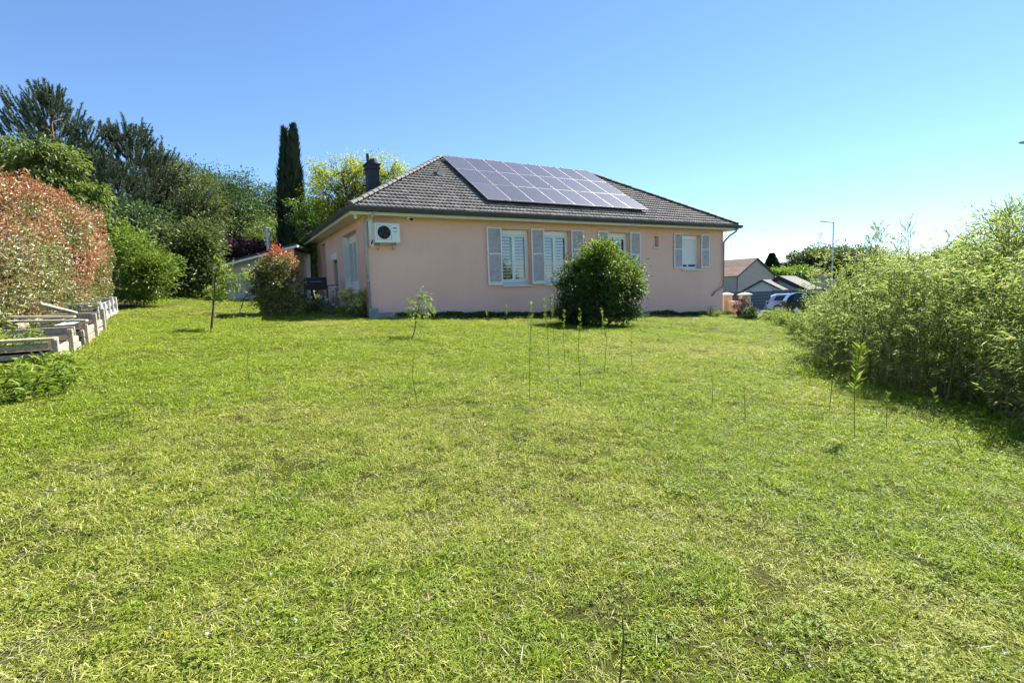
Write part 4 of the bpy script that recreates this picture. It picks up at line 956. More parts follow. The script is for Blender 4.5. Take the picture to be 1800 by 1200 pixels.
# tall wild shoots standing out against the sky
def shoot(px, top, y, label, seed, spread=1.0, dens=1.0):
    rng = np.random.default_rng(seed); x = at(px, 500, y)[0]; b = np.array(gbase(x, y)); o = empty('bamboo_cane', b); tag(o, label, 'bamboo cane', 'tall canes above the thicket')
    ztop = at(px, top, y)[2] - b[2]; tb = MB(); ln = rng.normal(0, .05, 2)
    pt = lambda t: np.array([ln[0] * ztop * t * t, ln[1] * ztop * t * t, ztop * t]); tb.tube([pt(t) for t in (0, .35, .7, 1)], [.012, .010, .006, .002], 5, False)
    Ps, As = [], []
    for j in range(int(46 * dens)):
        t = .35 + .65 * rng.random() ** .8; c = pt(t); az = rng.random() * 2 * PI; bl = .45 * spread * (1.15 - t) * (.5 + rng.random()) + .08; e_ = c + np.array([math.cos(az) * bl * .6, math.sin(az) * bl * .6, bl * .9])
        tb.tube([c, e_], [.003, .0015], 3, False); nl = 9; tt = .3 + .7 * rng.random(nl); Ps.append(c + (e_ - c) * tt[:, None]); As.append(norm((e_ - c)[None] * 1.5 / max(bl, .1) + rdir(rng, nl) * .7))
    tb.build('stem', M['cane'], o); P = np.concatenate(Ps); A = np.concatenate(As); m = len(P)
    leaves('leaves', P, A, rdir(rng, m), .085 * (.6 + .8 * rng.random(m)), .011, M['bamboo'], o, fold=.1)
shoot(1537, 392, 10.6, 'feathery cane, tallest of the left tuft above the thicket', 81); shoot(1519, 415, 10.4, 'feathery cane at the left edge of the left tuft', 82, .8, .8); shoot(1560, 405, 10.8, 'feathery cane at the right edge of the left tuft', 83, .8, .8)
shoot(1606, 384, 9.8, 'thin upright cane with the highest tip above the thicket centre', 84, 1.0, .8); shoot(1640, 410, 10.0, 'shorter cane just right of the highest central tip', 85, .7, .7); shoot(1590, 425, 10.2, 'short feathery cane just left of the highest central tip', 86, .7, .7)
shoot(1432, 415, 12.5, 'lone wispy cane nearest to the tall street lamp', 87, .6, .6); shoot(1695, 420, 9.4, 'bare thin cane between the central tip and the big right shrub', 88, .3, .4)
shoot(1772, 362, 7.0, 'cane rising from the top of the big right shrub', 89, .5, .5)
# big leafy bush at the right edge
bush('willow_shrub', 'tall narrow leaved shrub cut by the right picture edge', 'shrub', 1775, 640, 8.3, [(1775, 430, 0, 62, .8, 62), (1745, 465, 0, 44, .7, 38), (1800, 500, -.3, 60, .8, 70), (1830, 420, .2, 60, .8, 70), (1760, 520, 0, 60, .7, 50), (1705, 488, .3, 26, .5, 20)], 'bamboo', 330, 44, .20, .11, .018, 90, droop=.2, stems=5)
# low growth running back to the gate
def low_growth():
    rng = np.random.default_rng(91); line = np.array([(6.75, 11.3), (7.9, 14.2), (8.9, 17.0), (9.8, 19.6), (10.6, 21.6), (11.8, 23.6)])
    for k in range(15):
        s = k / 14 * 4.999; i = int(s); f = s - i; q = line[i] * (1 - f) + line[i + 1] * f + np.array([.45 + .7 * rng.random(), rng.normal(0, .2)]); h = .55 + .45 * rng.random() + (.35 if k < 4 else 0) if k < 6 else .28 + .25 * rng.random()
        b = np.array(gbase(*q)); o = empty('weed_clump', b)
        tag(o, 'leafy green weed clump in the overgrown strip between bamboo and gate', 'weeds', 'weeds in the overgrown strip')
        Ps, As = [], []; tb = MB()
        for j in range(26):
            az = rng.random() * 2 * PI; r = .5 * rng.random(); e_ = np.array([math.cos(az) * r, math.sin(az) * r, h * (.6 + .5 * rng.random())]); s0 = np.array([math.cos(az) * r * .4, math.sin(az) * r * .4, -.03]); tb.tube([s0, e_], [.005, .002], 3, False)
            nl = 34; t = .15 + .85 * rng.random(nl); Ps.append(s0 + (e_ - s0) * t[:, None] + rng.normal(0, .06, (nl, 3))); As.append(norm(rdir(rng, nl) + np.array([0, 0, .3])))
        tb.build('stems', M['stem'], o); P = np.concatenate(Ps); A = np.concatenate(As); m = len(P); leaves('leaves', P, A, norm(np.array([0, 0, 1]) + rdir(rng, m)), .09 * (.6 + .8 * rng.random(m)), .022, M['weed'], o)
low_growth()

# --- single stalks standing in the lawn
def stalk(base, top, label, seed, leafy=1.0, dark=False):
    rng = np.random.default_rng(seed); b = np.array(gp(*base)); y = b[1]; o = empty('weed_stalk', b); tag(o, label, 'weed', 'thin stalks left standing in the lawn')
    e_ = at(top[0], top[1], y) - b; h = e_[2]; tb = MB(); mid = e_ * .5 + np.array([rng.normal(0, .035), rng.normal(0, .035), 0])
    tb.tube([(0, 0, -.04), mid, e_], [.005, .004, .0015], 5, False); tb.build('stem', M['stem'], o)
    n = max(4, int(34 * leafy * max(.4, h))); t = .5 + .52 * rng.random(n) ** .6; P = np.where(t[:, None] < .5, mid * t[:, None] * 2, mid + (e_ - mid) * (t[:, None] - .5) * 2)
    az = rng.random(n) * 2 * PI; A = norm(np.stack([np.cos(az), np.sin(az), .8 + .6 * rng.random(n)], -1)); m = len(P)
    leaves('leaves', P, A, norm(rdir(rng, m) + np.array([0, 0, .4])), (.05 * (1.3 - t) + .028) * (.5 + .9 * rng.random(m)) * (1.9 if leafy > 3 else 1), .012 * (1.4 if leafy > 3 else 1), M['weed'], o, fold=.2, curl=.1)
ST = [((931, 708), (934, 535), 'tallest thin stalk rising before the wall left of the round bush', 1.2), ((966, 657), (956, 527), 'leafy stalk at the left edge of the round bush', 2.0), ((974, 602), (970, 522), 'bushy topped stalk hugging the round bush', 2.6),
      ((994, 645), (992, 546), 'thin stalk before the left third of the round bush', 1.2), ((1022, 690), (1020, 548), 'long thin stalk before the middle of the round bush', 1.2), ((1062, 652), (1057, 544), 'thin stalk before the right half of the round bush', 1.3),
      ((1112, 652), (1111, 580), 'branched stalk below the right edge of the round bush', 1.6), ((892, 575), (890, 537), 'small leafy stalk at the wall left of the tallest stalk', 2.4), ((856, 572), (854, 545), 'shortest leafy stalk at the wall below the left shutter', 2.4),
      ((735, 712), (728, 612), 'bare dark stalk on the lawn below the sapling', .3), ((1252, 712), (1250, 655), 'short stalk in the open lawn left of the bamboo', .6), ((1310, 742), (1308, 680), 'stout leafy stalk in the open lawn left of the bamboo', 1.2),
      ((1458, 718), (1462, 575), 'tall stalk in front of the bamboo left end', 1.2), ((1502, 770), (1512, 612), 'large leafy bamboo shoot in front of the dark thicket', 3.2), ((1558, 752), (1562, 692), 'short shoot on the shadow line of the bamboo', 1.6),
      ((1640, 745), (1641, 685), 'small shoot beside the dark foot of the bamboo', 1.6), ((1697, 800), (1702, 742), 'pale star leaved shoot nearest to the right picture edge', 1.6), ((440, 678), (438, 612), 'wispy stalk on the lawn below the young tree', .6),
      ((1088, 1196), (1092, 1058), 'dark bare stalk at the bottom of the picture', .0), ((1650, 730), (1735, 665), 'leaning spiky shoot at the dark right foot of the bamboo', 2.2)]
for i, s_ in enumerate(ST[:-1]): stalk(s_[0], s_[1], s_[2], 300 + i, s_[3])

# --- flower bed by the house corner
def bed_plant(px, py, y, w_px, h_px, label, mat, seed, n, L, Wd, flower=None, nf=0, fl=.05, name='flowering_plant', cat='plant'):
    rng = np.random.default_rng(seed); c = at(px, py, y); b = np.array(gbase(c[0], y)); s = y / FPX; o = empty(name, b); tag(o, label, cat); r = w_px * s / 2; h = h_px * s
    tb = MB(); Ps, As, TP = [], [], []
    for j in range(26):
        az = rng.random() * 2 * PI; q = r * math.sqrt(rng.random()); e_ = np.array([math.cos(az) * q, math.sin(az) * q * .8, h * (.55 + .5 * rng.random())]); s0 = e_ * np.array([.3, .3, 0]); tb.tube([s0 - np.array([0, 0, .05]), e_], [.005, .002], 3, False); TP.append(e_)
        k = n // 26; t = rng.random(k) ** .7; Ps.append(s0 + (e_ - s0) * t[:, None] + rng.normal(0, .05, (k, 3))); As.append(norm(rdir(rng, k) + np.array([0, 0, .35])))
    tb.build('stems', M['stem'], o); P = np.concatenate(Ps); A = np.concatenate(As); m = len(P); leaves('leaves', P, A, norm(np.array([0, 0, 1]) + rdir(rng, m)), L * (.6 + .8 * rng.random(m)), Wd, M[mat], o)
    if flower:
        TP = np.array(TP); k = rng.integers(0, len(TP), nf); kk = np.repeat(np.arange(nf), 16); c = TP[k] + rng.normal(0, .04, (nf, 3)); d = rdir(rng, len(kk)); leaves('flowers', c[kk] + d * fl * .3, d, rdir(rng, len(kk)), fl, fl * .8, M[flower], o)
    return o
bed_plant(626, 552, 16.6, 46, 44, 'cream flowering bush at the foot of the house corner', 'weed', 401, 800, .08, .04, 'petalc', 30, .12)
bed_plant(583, 555, 17.0, 56, 46, 'mauve stemmed bushy plant below the side window', 'lav', 402, 1300, .08, .012, 'petalw', 14, .04)
bed_plant(551, 556, 17.4, 56, 38, 'dark leafy plant in front of the barbecue', 'laurel', 403, 900, .08, .03)
bed_plant(605, 556, 16.4, 34, 22, 'low green plant between the mauve and cream bushes', 'weed', 404, 600, .07, .025, 'petalw', 5, .04)
bed_plant(640, 556, 16.9, 26, 30, 'dark twiggy plant against the corner downpipe', 'shrub', 405, 400, .06, .025, 'petalw', 5, .05)
bed_plant(1249, 556, 23.0, 14, 20, 'small twiggy reddish weed at the right end of the wall', 'plum', 406, 120, .06, .02)
bed_plant(1258, 553, 23.2, 30, 12, 'leafy weeds at the right foot of the pink wall', 'weed', 407, 400, .08, .03)
# concrete blocks
def cblock(px, py, y, w_, h_, label, seed):
    c = at(px, py, y); b = gbase(c[0], y); o = empty('concrete_block', b, YAW); tag(o, label, 'concrete block', 'blocks by the house corner')
    m = MB(); t = .035; D_ = .2
    m.box(-w_ / 2, w_ / 2, -D_ / 2, -D_ / 2 + t, 0, h_, b=.006); m.box(-w_ / 2, w_ / 2, D_ / 2 - t, D_ / 2, 0, h_, b=.006)
    for x in (-w_ / 2, -.0175, w_ / 2 - t): m.box(x, x + t, -D_ / 2 + t, D_ / 2 - t, 0, h_ - .002)
    m.build('shell', M['concrete'], o); o.location.z -= .03
cblock(656, 552, 16.55, .30, .34, 'taller grey concrete block leaning by the house corner', 1); cblock(677, 555, 16.75, .50, .20, 'low grey concrete block lying along the wall', 2)

# barbecue
bq = at(557, 535, 19.5); bo = empty('barbecue', gbase(bq[0], 19.5), .4); tag(bo, 'dark charcoal barbecue with domed lid beside the house', 'barbecue')
for x in (-.42, .42):
    for y in (-.22, .22): MB().cyl((x, y, 0), (x * .95, y * .95, .85), .018, 8).build('leg', M['dark'], bo)
m = MB(); K = 14
for i in range(7):
    a_ = PI * i / 6 * .98
    for j in (0, 1): m.v.append(((-.4 if j == 0 else .4), -.28 * math.cos(a_), .88 + .30 * math.sin(a_)))
for i in range(6): m.f.append((2 * i, 2 * i + 1, 2 * i + 3, 2 * i + 2))
m.f.append(tuple(range(0, 14, 2))); m.f.append(tuple(range(1, 14, 2))[::-1]); m.build('lid', M['black'], bo)
MB().box(-.42, .42, -.29, .29, .70, .875, b=.02).build('firebox', M['black'], bo)
MB().box(.43, .80, -.24, .24, .84, .87, b=.005).build('side_shelf', M['dark'], bo); MB().box(-.75, -.43, -.24, .24, .84, .87, b=.005).build('side_shelf', M['dark'], bo)
MB().box(-.4, .4, -.21, .21, .22, .245).build('lower_shelf', M['zinc'], bo)
m = MB(); m.tube([(-.2, -.31, .99), (-.2, -.36, 1.0), (.2, -.36, 1.0), (.2, -.31, .99)], .012, 6); m.build('handle', M['zinc'], bo)
MB().box(.36, .40, -.25, -.22, .2, .84).build('front_post', M['brownroof'], bo)

# ================================================================== SHED
def shed():
    y = 22.6; pL = at(398, 525, y); pR = at(512, 525, y); b = gbase(pL[0], y); o = empty('garden_shed', b, .08); tag(o, 'cream rendered garden shed with sloping dark roof behind the red topped bush', 'shed')
    Wd = pR[0] - pL[0]; zl = at(398, 468, y)[2] - b[2]; zr = at(512, 441, y)[2] - b[2] + .1; D_ = 3.2
    m = MB(); P = [(0, 0, -.3), (Wd, 0, -.3), (Wd, 0, zr), (0, 0, zl)]; Q = [(x, D_, z) for x, _, z in P]
    m.poly(P); m.poly(Q[::-1]); m.quad(P[0], P[3], Q[3], Q[0]); m.quad(P[1], Q[1], Q[2], P[2]); m.build('wall', M['shedwall'], o)
    k = (zr - zl) / Wd; f = lambda x: zl + k * x
    m = MB()
    for i in range(26):
        x0, x1 = -.3 + (Wd + .75) * i / 26, -.3 + (Wd + .75) * (i + 1) / 26 + .01; h0 = .02 + .012 * (i % 2)
        m.quad((x0, -.35, f(x0) + .11 + h0), (x1, -.35, f(x1) + .10 + h0), (x1, D_ + .3, f(x1) + .10 + h0), (x0, D_ + .3, f(x0) + .11 + h0))
    x0, x1 = -.3, Wd + .45
    m.quad((x0, -.35, f(x0) + .04), (x1, -.35, f(x1) + .04), (x1, -.35, f(x1) + .13), (x0, -.35, f(x0) + .13)); m.quad((x0, -.35, f(x0) + .04), (x0, D_ + .3, f(x0) + .04), (x1, D_ + .3, f(x1) + .04), (x1, -.35, f(x1) + .04))
    m.build('roof', M['dark'], o)
    m = MB(); m.quad((x0, -.36, f(x0) - .06), (x1, -.36, f(x1) - .06), (x1, -.36, f(x1) + .035), (x0, -.36, f(x0) + .035)); m.quad((x1, -.36, f(x1) - .06), (x1, .4, f(x1) - .06), (x1, .4, f(x1) + .035), (x1, -.36, f(x1) + .035)); m.build('bargeboard', M['shutter'], o)
    MB().box(Wd + .12, Wd + .24, -.25, -.13, -.3, f(Wd + .2)).build('post', M['shutter'], o)
    xf = at(473, 430, y + 1.2)[0] - b[0]; zf = at(473, 402, y + 1.2)[2] - b[2]; m = MB(); m.cyl((xf, 1.2, f(xf) - .2), (xf, 1.2, zf), .085, 12); m.cyl((xf, 1.2, zf - .12), (xf, 1.2, zf - .05), .10, 12); m.tube([(xf, 1.2, zf + .03), (xf, 1.2, zf + .1)], [.13, .02], 12); m.build('flue_pipe', M['zinc'], o)
shed()

# ================================================================== RAISED BEDS
def raised_bed(corner, dirv, width, length, h, nb, label, mat, seed, tilt=0):
    rng = np.random.default_rng(seed); d = np.array(dirv, float); d /= np.linalg.norm(d); rz = math.atan2(d[1], d[0]); b = gbase(*corner); o = empty('raised_bed', b, rz); tag(o, label, 'raised bed', 'timber raised beds along the hedge')
    # local x runs along the bed, local y to its left (towards the hedge)
    gl = lambda x, y: float(gz(corner[0] + d[0] * x - d[1] * y, corner[1] + d[1] * x + d[0] * y)) - b[2]
    slope = (gl(length, 0) - gl(0, 0)) / length; bh = h / nb
    for k in range(nb):
        for (yy, t) in ((0, 0), (width, 0)):
            if k == nb - 1 and yy == 0 and mat == 'wood': continue
            m = MB(); z0 = k * bh; R_ = Matrix.Rotation(-slope * .8 + rng.normal(0, .012), 4, 'Y') @ Matrix.Rotation(rng.normal(0, .01), 4, 'Z'); m.box(rng.normal(-.03, .05), length + rng.normal(0, .05), yy - .03, yy + .03, z0 + .008, z0 + bh - .008, R_, b=.006); m.build('board', M[mat], o)
        m = MB(); z0 = k * bh
        if k > 0 or nb > 3: m.box(-.035 + rng.normal(0, .01), .03, .035, width - .035, z0 + .03, z0 + bh - .03, Matrix.Rotation(rng.normal(0, .02), 4, 'X'), b=.006); m.build('board', M[mat], o)
        m = MB(); m.box(length - .06, length, .035, width - .035, z0 + .008 + slope * length, z0 + bh - .008 + slope * length, None, b=.006); m.build('board', M[mat], o)
    for x in np.arange(.05, length, .72 if nb > 3 else 1.05):
        for yy in (-.045, width + .045):
            zz = gl(x, yy); m = MB(); m.box(x - .05, x + .05, yy - .035, yy + .035, zz - .15, zz + h * (1.0 + rng.normal(.06, .12)), None, b=.008); m.build('post', M[mat], o)
    # wide capping planks on the near end
    m = MB(); m.box(-.12, .12, -.07, width + .05, h + .004, h + .045, Matrix.Rotation(rng.normal(0, .03), 4, 'X') @ Matrix.Rotation(rng.normal(0, .05), 4, 'Z'), b=.006); m.build('capping_board', M[mat], o)
    m = MB(); m.quad((.05, .04, h - .14), (length - .07, .04, h - .14 + slope * length), (length - .07, width - .04, h - .14 + slope * length), (.05, width - .04, h - .14)); m.build('soil', M['soil'], o)
    return o
HDIR = (-.52, .854)
raised_bed((-6.55, 7.2), HDIR, 1.0, 2.0, .40, 3, 'nearest raised bed of grey boards with a gap in its end', 'wood', 501)
raised_bed((-7.85, 9.3), HDIR, .95, 2.2, .42, 3, 'middle raised bed of grey boards below the red hedge', 'wood', 502)
raised_bed((-10.2, 12.6), HDIR, .85, 3.0, .44, 4, 'farthest raised bed of pale whitish boards next to the bright shrub', 'paleboard', 503)
# loose planks lying on the middle bed
for k, (px, py, y, L_, a, tl, lb) in enumerate([(75, 556, 9.2, .9, .55, .05, 'loose grey plank lying across the middle bed'), (97, 541, 10.2, .85, 1.6, .25, 'loose plank leaning up at the middle bed'), (120, 580, 9.9, .8, 1.9, -.12, 'loose plank sliding off the middle bed towards the lawn')]):
    c = at(px, py, y); m = MB(); M_ = Matrix.Rotation(tl, 4, 'Y'); m.box(-L_ / 2, L_ / 2, -.10, .10, -.02, .02, M_, b=.005); o_ = m.build('plank', M['paleboard'] if k else M['wood'], None); o_.location = (c[0], c[1], float(gz(c[0], c[1])) + (.50, .56, .30)[k]); o_.rotation_euler = (0, 0, a); tag(o_, lb, 'plank', 'loose planks on the beds')
# weeds around the nearest bed
def weedpatch(px, py, r, h, n, label, seed, mat='weed', lift=0.0):
    rng = np.random.default_rng(seed); b = np.array(gp(px, py)) if py is not None else np.array(gbase(*px)) + np.array([0, 0, lift]); o = empty('tall_weeds', b); tag(o, label, 'weeds'); tb = MB(); Ps, As = [], []
    for j in range(n):
        az = rng.random() * 2 * PI; q = r * math.sqrt(rng.random()); x, y = math.cos(az) * q, math.sin(az) * q; g0 = float(gz(b[0] + x, b[1] + y)) - b[2]; e_ = np.array([x * 1.15 + rng.normal(0, .05), y * 1.15 + rng.normal(0, .05), g0 + h * (.5 + .7 * rng.random())]); s0 = np.array([x, y, g0 - .03]); tb.tube([s0, e_], [.004, .0015], 3, False)
        k = 16; t = .2 + .8 * rng.random(k); Ps.append(s0 + (e_ - s0) * t[:, None]); As.append(norm(rdir(rng, k) * np.array([1, 1, .5]) + np.array([0, 0, .4])))
    tb.build('stems', M['stem'], o); P = np.concatenate(Ps); A = np.concatenate(As); m = len(P); leaves('leaves', P, A, norm(np.array([0, 0, 1]) + rdir(rng, m) * .5), .11 * (.5 + .9 * rng.random(m)), .026, M[mat], o, curl=.2)
weedpatch(55, 676, .5, .22, 80, 'lush weeds at the foot of the nearest raised bed', 511); weedpatch(20, 694, .5, .28, 80, 'rank weeds in the corner left of the nearest raised bed', 512, 'fresh'); weedpatch(8, 640, .4, .5, 50, 'tall weeds growing up beside the near bed end boards', 513)
weedpatch(125, 565, .3, .25, 26, 'small weeds between the middle and the far raised beds', 514); weedpatch(265, 525, .6, .25, 70, 'rough weeds below the bright green shrub', 515)

weedpatch((-7.75, 7.75), None, .38, .30, 46, 'weeds growing out of the nearest raised bed', 516, 'weed', .2); weedpatch((-9.0, 9.9), None, .40, .34, 50, 'weeds growing out of the middle raised bed', 517, 'fresh', .2)
weedpatch((-11.5, 13.9), None, .40, .30, 46, 'weeds growing out of the pale far raised bed', 518, 'weed', .2); weedpatch((-6.35, 7.0), None, .3, .22, 40, 'weeds around the near corner post of the nearest bed', 519)

# ================================================================== BEYOND THE HOUSE, RIGHT
# low ochre wall with pillars
gw = empty('garden_wall', gbase(12.2, 27.3)); tag(gw, 'low ochre boundary wall with two capped pillars beyond the house', 'wall'); wb = np.array(gw.location)
pA = at(1277, 540, 27.6); pB = at(1309, 540, 26.6); zA = at(1277, 519, 27.6)[2]; zB = at(1309, 519, 26.6)[2]
for p_, zt_ in ((pA, zA), (pB, zB)):
    q = p_ - wb; z0 = float(gz(p_[0], p_[1])) - wb[2]; h = zt_ - wb[2]; m = MB(); m.box(q[0] - .22, q[0] + .22, q[1] - .22, q[1] + .22, z0 - .1, h, b=.01); pi = m.build('pillar', M['yellow'], gw)
    m = MB(); m.box(q[0] - .28, q[0] + .28, q[1] - .28, q[1] + .28, h + .002, h + .07, b=.015); n_ = len(m.v); m.v += [(q[0] - .26, q[1] - .26, h + .068), (q[0] + .26, q[1] - .26, h + .068), (q[0] + .26, q[1] + .26, h + .068), (q[0] - .26, q[1] + .26, h + .068), (q[0], q[1], h + .16)]
    for i in range(4): m.f.append((n_ + i, n_ + (i + 1) % 4, n_ + 4))
    m.build('pillar_cap', M['cream'], pi)
qa, qb = pA - wb, pB - wb; m = MB(); dv_ = Vector((qb[0] - qa[0], qb[1] - qa[1], 0)); Ln = dv_.length; R_ = Matrix.Translation((qa[0], qa[1], 0)) @ Matrix.Rotation(math.atan2(dv_.y, dv_.x), 4, 'Z')
m.box(.2, Ln - .2, -.1, .1, float(gz(12, 27)) - wb[2] - .2, float(gz(12, 27)) - wb[2] + .62, R_, b=.01); m.build('low_wall', M['yellow'], gw)
m = MB(); m.box(.2, Ln - .2, -.14, .14, float(gz(12, 27)) - wb[2] + .622, float(gz(12, 27)) - wb[2] + .68, R_, b=.01); m.build('coping', M['cream'], gw)
MB().box(-1.6, .1, -.9, .3, float(gz(12, 27)) - wb[2] - .25, float(gz(12, 27)) - wb[2] + .10, Matrix.Translation((qa[0], qa[1] + .3, 0)), b=.02).build('step', M['beige'], gw)
# blue grey fence of panels
fe = empty('panel_fence', gbase(18.4, 46.2)); tag(fe, 'blue grey fence of horizontal planks and posts behind the gate pillars', 'fence'); fb = np.array(fe.location)
for i in range(7):
    xa = 18.0 + i * 1.92; zz = -1.0 - fb[2] + .06 * (i % 2)
    m = MB(); m.box(xa - fb[0] - .04, xa - fb[0] + .04, -.05, .05, zz - .1, zz + 1.80); m.build('post', M['fence'], fe)
    if i < 6:
        for k in range(6): MB().box(xa - fb[0] + .04, xa - fb[0] + 1.88, -.02, .02, zz + .04 + k * .285, zz + .04 + k * .285 + .273, b=.008).build('plank', M['fence'], fe)
# beige house with brown roof
def gable_house(name, label, cat, c, ez, az, wdt, length, eave, apex, wallm, roofm, fascia=None, over=.25, ridge_dir=None, win=None):
    """gable end starts at corner c and runs along e; the long side runs back along l"""
    c = np.array(c, float); e_ = np.array(ez, float); e_ /= np.linalg.norm(e_); l_ = np.array(az, float); l_ /= np.linalg.norm(l_); b = (c[0], c[1], float(gz(c[0], c[1]))); o = empty(name, b); tag(o, label, cat)
    Q = lambda a, d, z: (e_[0] * a + l_[0] * d, e_[1] * a + l_[1] * d, z - b[2])
    z0 = b[2] - 1
    m = MB(); m.poly([Q(0, 0, z0), Q(wdt, 0, z0), Q(wdt, 0, eave), Q(wdt / 2, 0, apex), Q(0, 0, eave)]); m.poly([Q(0, length, z0), Q(0, length, eave), Q(wdt / 2, length, apex), Q(wdt, length, eave), Q(wdt, length, z0)])
    m.quad(Q(0, 0, z0), Q(0, 0, eave), Q(0, length, eave), Q(0, length, z0)); m.quad(Q(wdt, 0, z0), Q(wdt, length, z0), Q(wdt, length, eave), Q(wdt, 0, eave)); m.build('wall', wallm, o)
    k = (apex - eave) / (wdt / 2); m = MB(); NC = 14; t = .06
    for s in (0, 1):
        for i in range(NC):
            f0, f1 = i / NC, (i + 1) / NC; A0_ = -over + (wdt / 2 + over) * f0; A1_ = -over + (wdt / 2 + over) * f1 + .02
            za, zb_ = eave + k * A0_ + .10, eave + k * A1_ + .07
            if s: A0_, A1_ = wdt - A0_, wdt - A1_
            m.quad(Q(A0_, -over, za), Q(A0_, length + over, za), Q(A1_, length + over, zb_), Q(A1_, -over, zb_)); m.quad(Q(A0_, -over, za - .04), Q(A0_, length + over, za - .04), Q(A0_, length + over, za), Q(A0_, -over, za))
    rfo = m.build('roof', roofm, o)
    m = MB()
    fw = .16 if fascia is None else fascia[1]
    for s in (0, 1):
        pts = []
        for A0_ in (-over, wdt / 2):
            za = eave + k * A0_; x = wdt - A0_ if s else A0_; pts.append((x, za))
        (xa, za), (xb, zb_) = pts
        m.quad(Q(xa, -over - .01, za + .05 - fw), Q(xb, -over - .01, zb_ + .05 - fw), Q(xb, -over - .01, zb_ + .06), Q(xa, -over - .01, za + .06)); m.quad(Q(xa, -over - .01, za + .05 - fw), Q(xb, -over - .01, zb_ + .05 - fw), Q(xb, .0, zb_ + .05 - fw), Q(xa, .0, za + .05 - fw))
    m.build('bargeboard', fascia[0] if fascia else M['dark'], o)
    return o, Q
hb_, Qb = gable_house('neighbour_house', 'beige house with brown tiled gable roof beyond the street', 'house', (31.1, 70), (.87, .5), (-.5, .87), 8.2, 12, 2.55, 4.85, M['beige'], M['brownroof'])
m = MB(); m.quad(Qb(-.03, 2.2, .3), Qb(-.03, 3.5, .3), Qb(-.03, 3.5, 1.75), Qb(-.03, 2.2, 1.75)); wn = m.build('window', M['white'], hb_)
m = MB(); m.quad(Qb(-.04, 2.3, .4), Qb(-.04, 2.82, .4), Qb(-.04, 2.82, 1.65), Qb(-.04, 2.3, 1.65)); m.build('pane', M['blind'], wn); m = MB(); m.quad(Qb(-.04, 2.88, .4), Qb(-.04, 3.4, .4), Qb(-.04, 3.4, 1.65), Qb(-.04, 2.88, 1.65)); m.build('pane', M['blind'], wn)
m = MB(); p0, p1_ = Qb(-.15, -.1, 2.5), Qb(-.15, -.1, -1.2); m.cyl(p0, p1_, .06, 8); m.build('downpipe', M['dark'], hb_)
gable_house('garage', 'white gabled garage with pale fibre cement roof behind the silver car', 'garage', (23.2, 51.3), (.78, -.62), (.62, .78), 3.9, 7, .62, 1.72, M['garage'], M['greyroof'], (M['dark'], .13))
gable_house('garage', 'grey roofed garage with a thick black gable board behind the white one', 'garage', (25.6, 53.6), (.78, -.62), (.62, .78), 4.8, 8, .72, 2.05, M['garage'], M['greyroof'], (M['black'], .42), over=.35)
gable_house('cottage', 'distant cottage with orange tiled roof among the trees', 'house', (50.5, 88), (.9, -.43), (.43, .9), 5, 8, 1.5, 3.0, M['beige'], M['redroof'])
gable_house('cottage', 'distant house whose roof shows over the bamboo', 'house', (52, 62), (.9, -.43), (.43, .9), 7, 8, 2.0, 3.9, M['beige'], M['redroof'])
# trees beyond the street
GF = 'trees beyond the street'
simple_tree('oak_tree', 'mid green tree behind the curved street lamp', 'tree', 95, [(1440, 458, 0, 34, 3.5, 22), (1410, 460, 0, 26, 3, 18), (1475, 455, 0, 26, 3, 22)], 'shrub', 260, 34, 1.0, .42, .25, 601, GF, trunk_r=.3)
simple_tree('oak_tree', 'pale green distant tree showing above the thicket', 'tree', 90, [(1500, 460, 0, 36, 3.5, 26), (1540, 465, 0, 30, 3, 26)], 'shrub', 200, 34, 1.0, .42, .25, 602, GF, trunk_r=.3)
simple_tree('oak_tree', 'green tree in the dip between thicket and right shrub', 'tree', 60, [(1680, 455, 0, 32, 2.2, 22), (1655, 462, 0, 22, 2, 18)], 'shrub', 200, 34, .7, .30, .17, 603, GF, trunk_r=.25)
simple_tree('garden_tree', 'low yellowish trees between the beige house and the garages', 'tree', 84, [(1375, 482, 0, 18, 2.5, 10), (1400, 480, 0, 24, 2.5, 10), (1360, 486, 0, 12, 2, 8)], 'lime', 160, 34, .7, .36, .2, 604, GF, trunk_r=.2)
simple_tree('garden_tree', 'brownish small tree right of the dark conifer', 'tree', 100, [(1385, 470, 0, 12, 2, 8), (1400, 468, 0, 14, 2, 9)], 'plum', 90, 34, .7, .36, .2, 605, GF, trunk_r=.2)
cb_ = at(1356, 500, 92); rng_c = np.random.default_rng(606); oc = empty('spruce', gbase(cb_[0], 92)); tag(oc, 'dark pointed conifer standing behind the beige house', 'conifer'); zt_ = at(1356, 449, 92)[2] - oc.location.z
n_ = 9000; t = rng_c.random(n_) ** .8; az = rng_c.random(n_) * 2 * PI; r = 3.0 * (1 - t) ** .95 * (.35 + .75 * rng_c.random(n_)) * (.75 + .5 * VN2(az * 3, t * 14)); 
leaves('crown', np.stack([np.cos(az) * r, np.sin(az) * r, zt_ * (.1 + .92 * t)], -1), norm(np.stack([np.cos(az), np.sin(az), .6 + 0 * az], -1) + rng_c.normal(0, .3, (n_, 3))), rdir(rng_c, n_), .55, .18, M['cypress'], oc)
MB().tube([(0, 0, -.2), (0, 0, zt_ * .95)], [.2, .03], 7, False).build('trunk', M['bark'], oc)
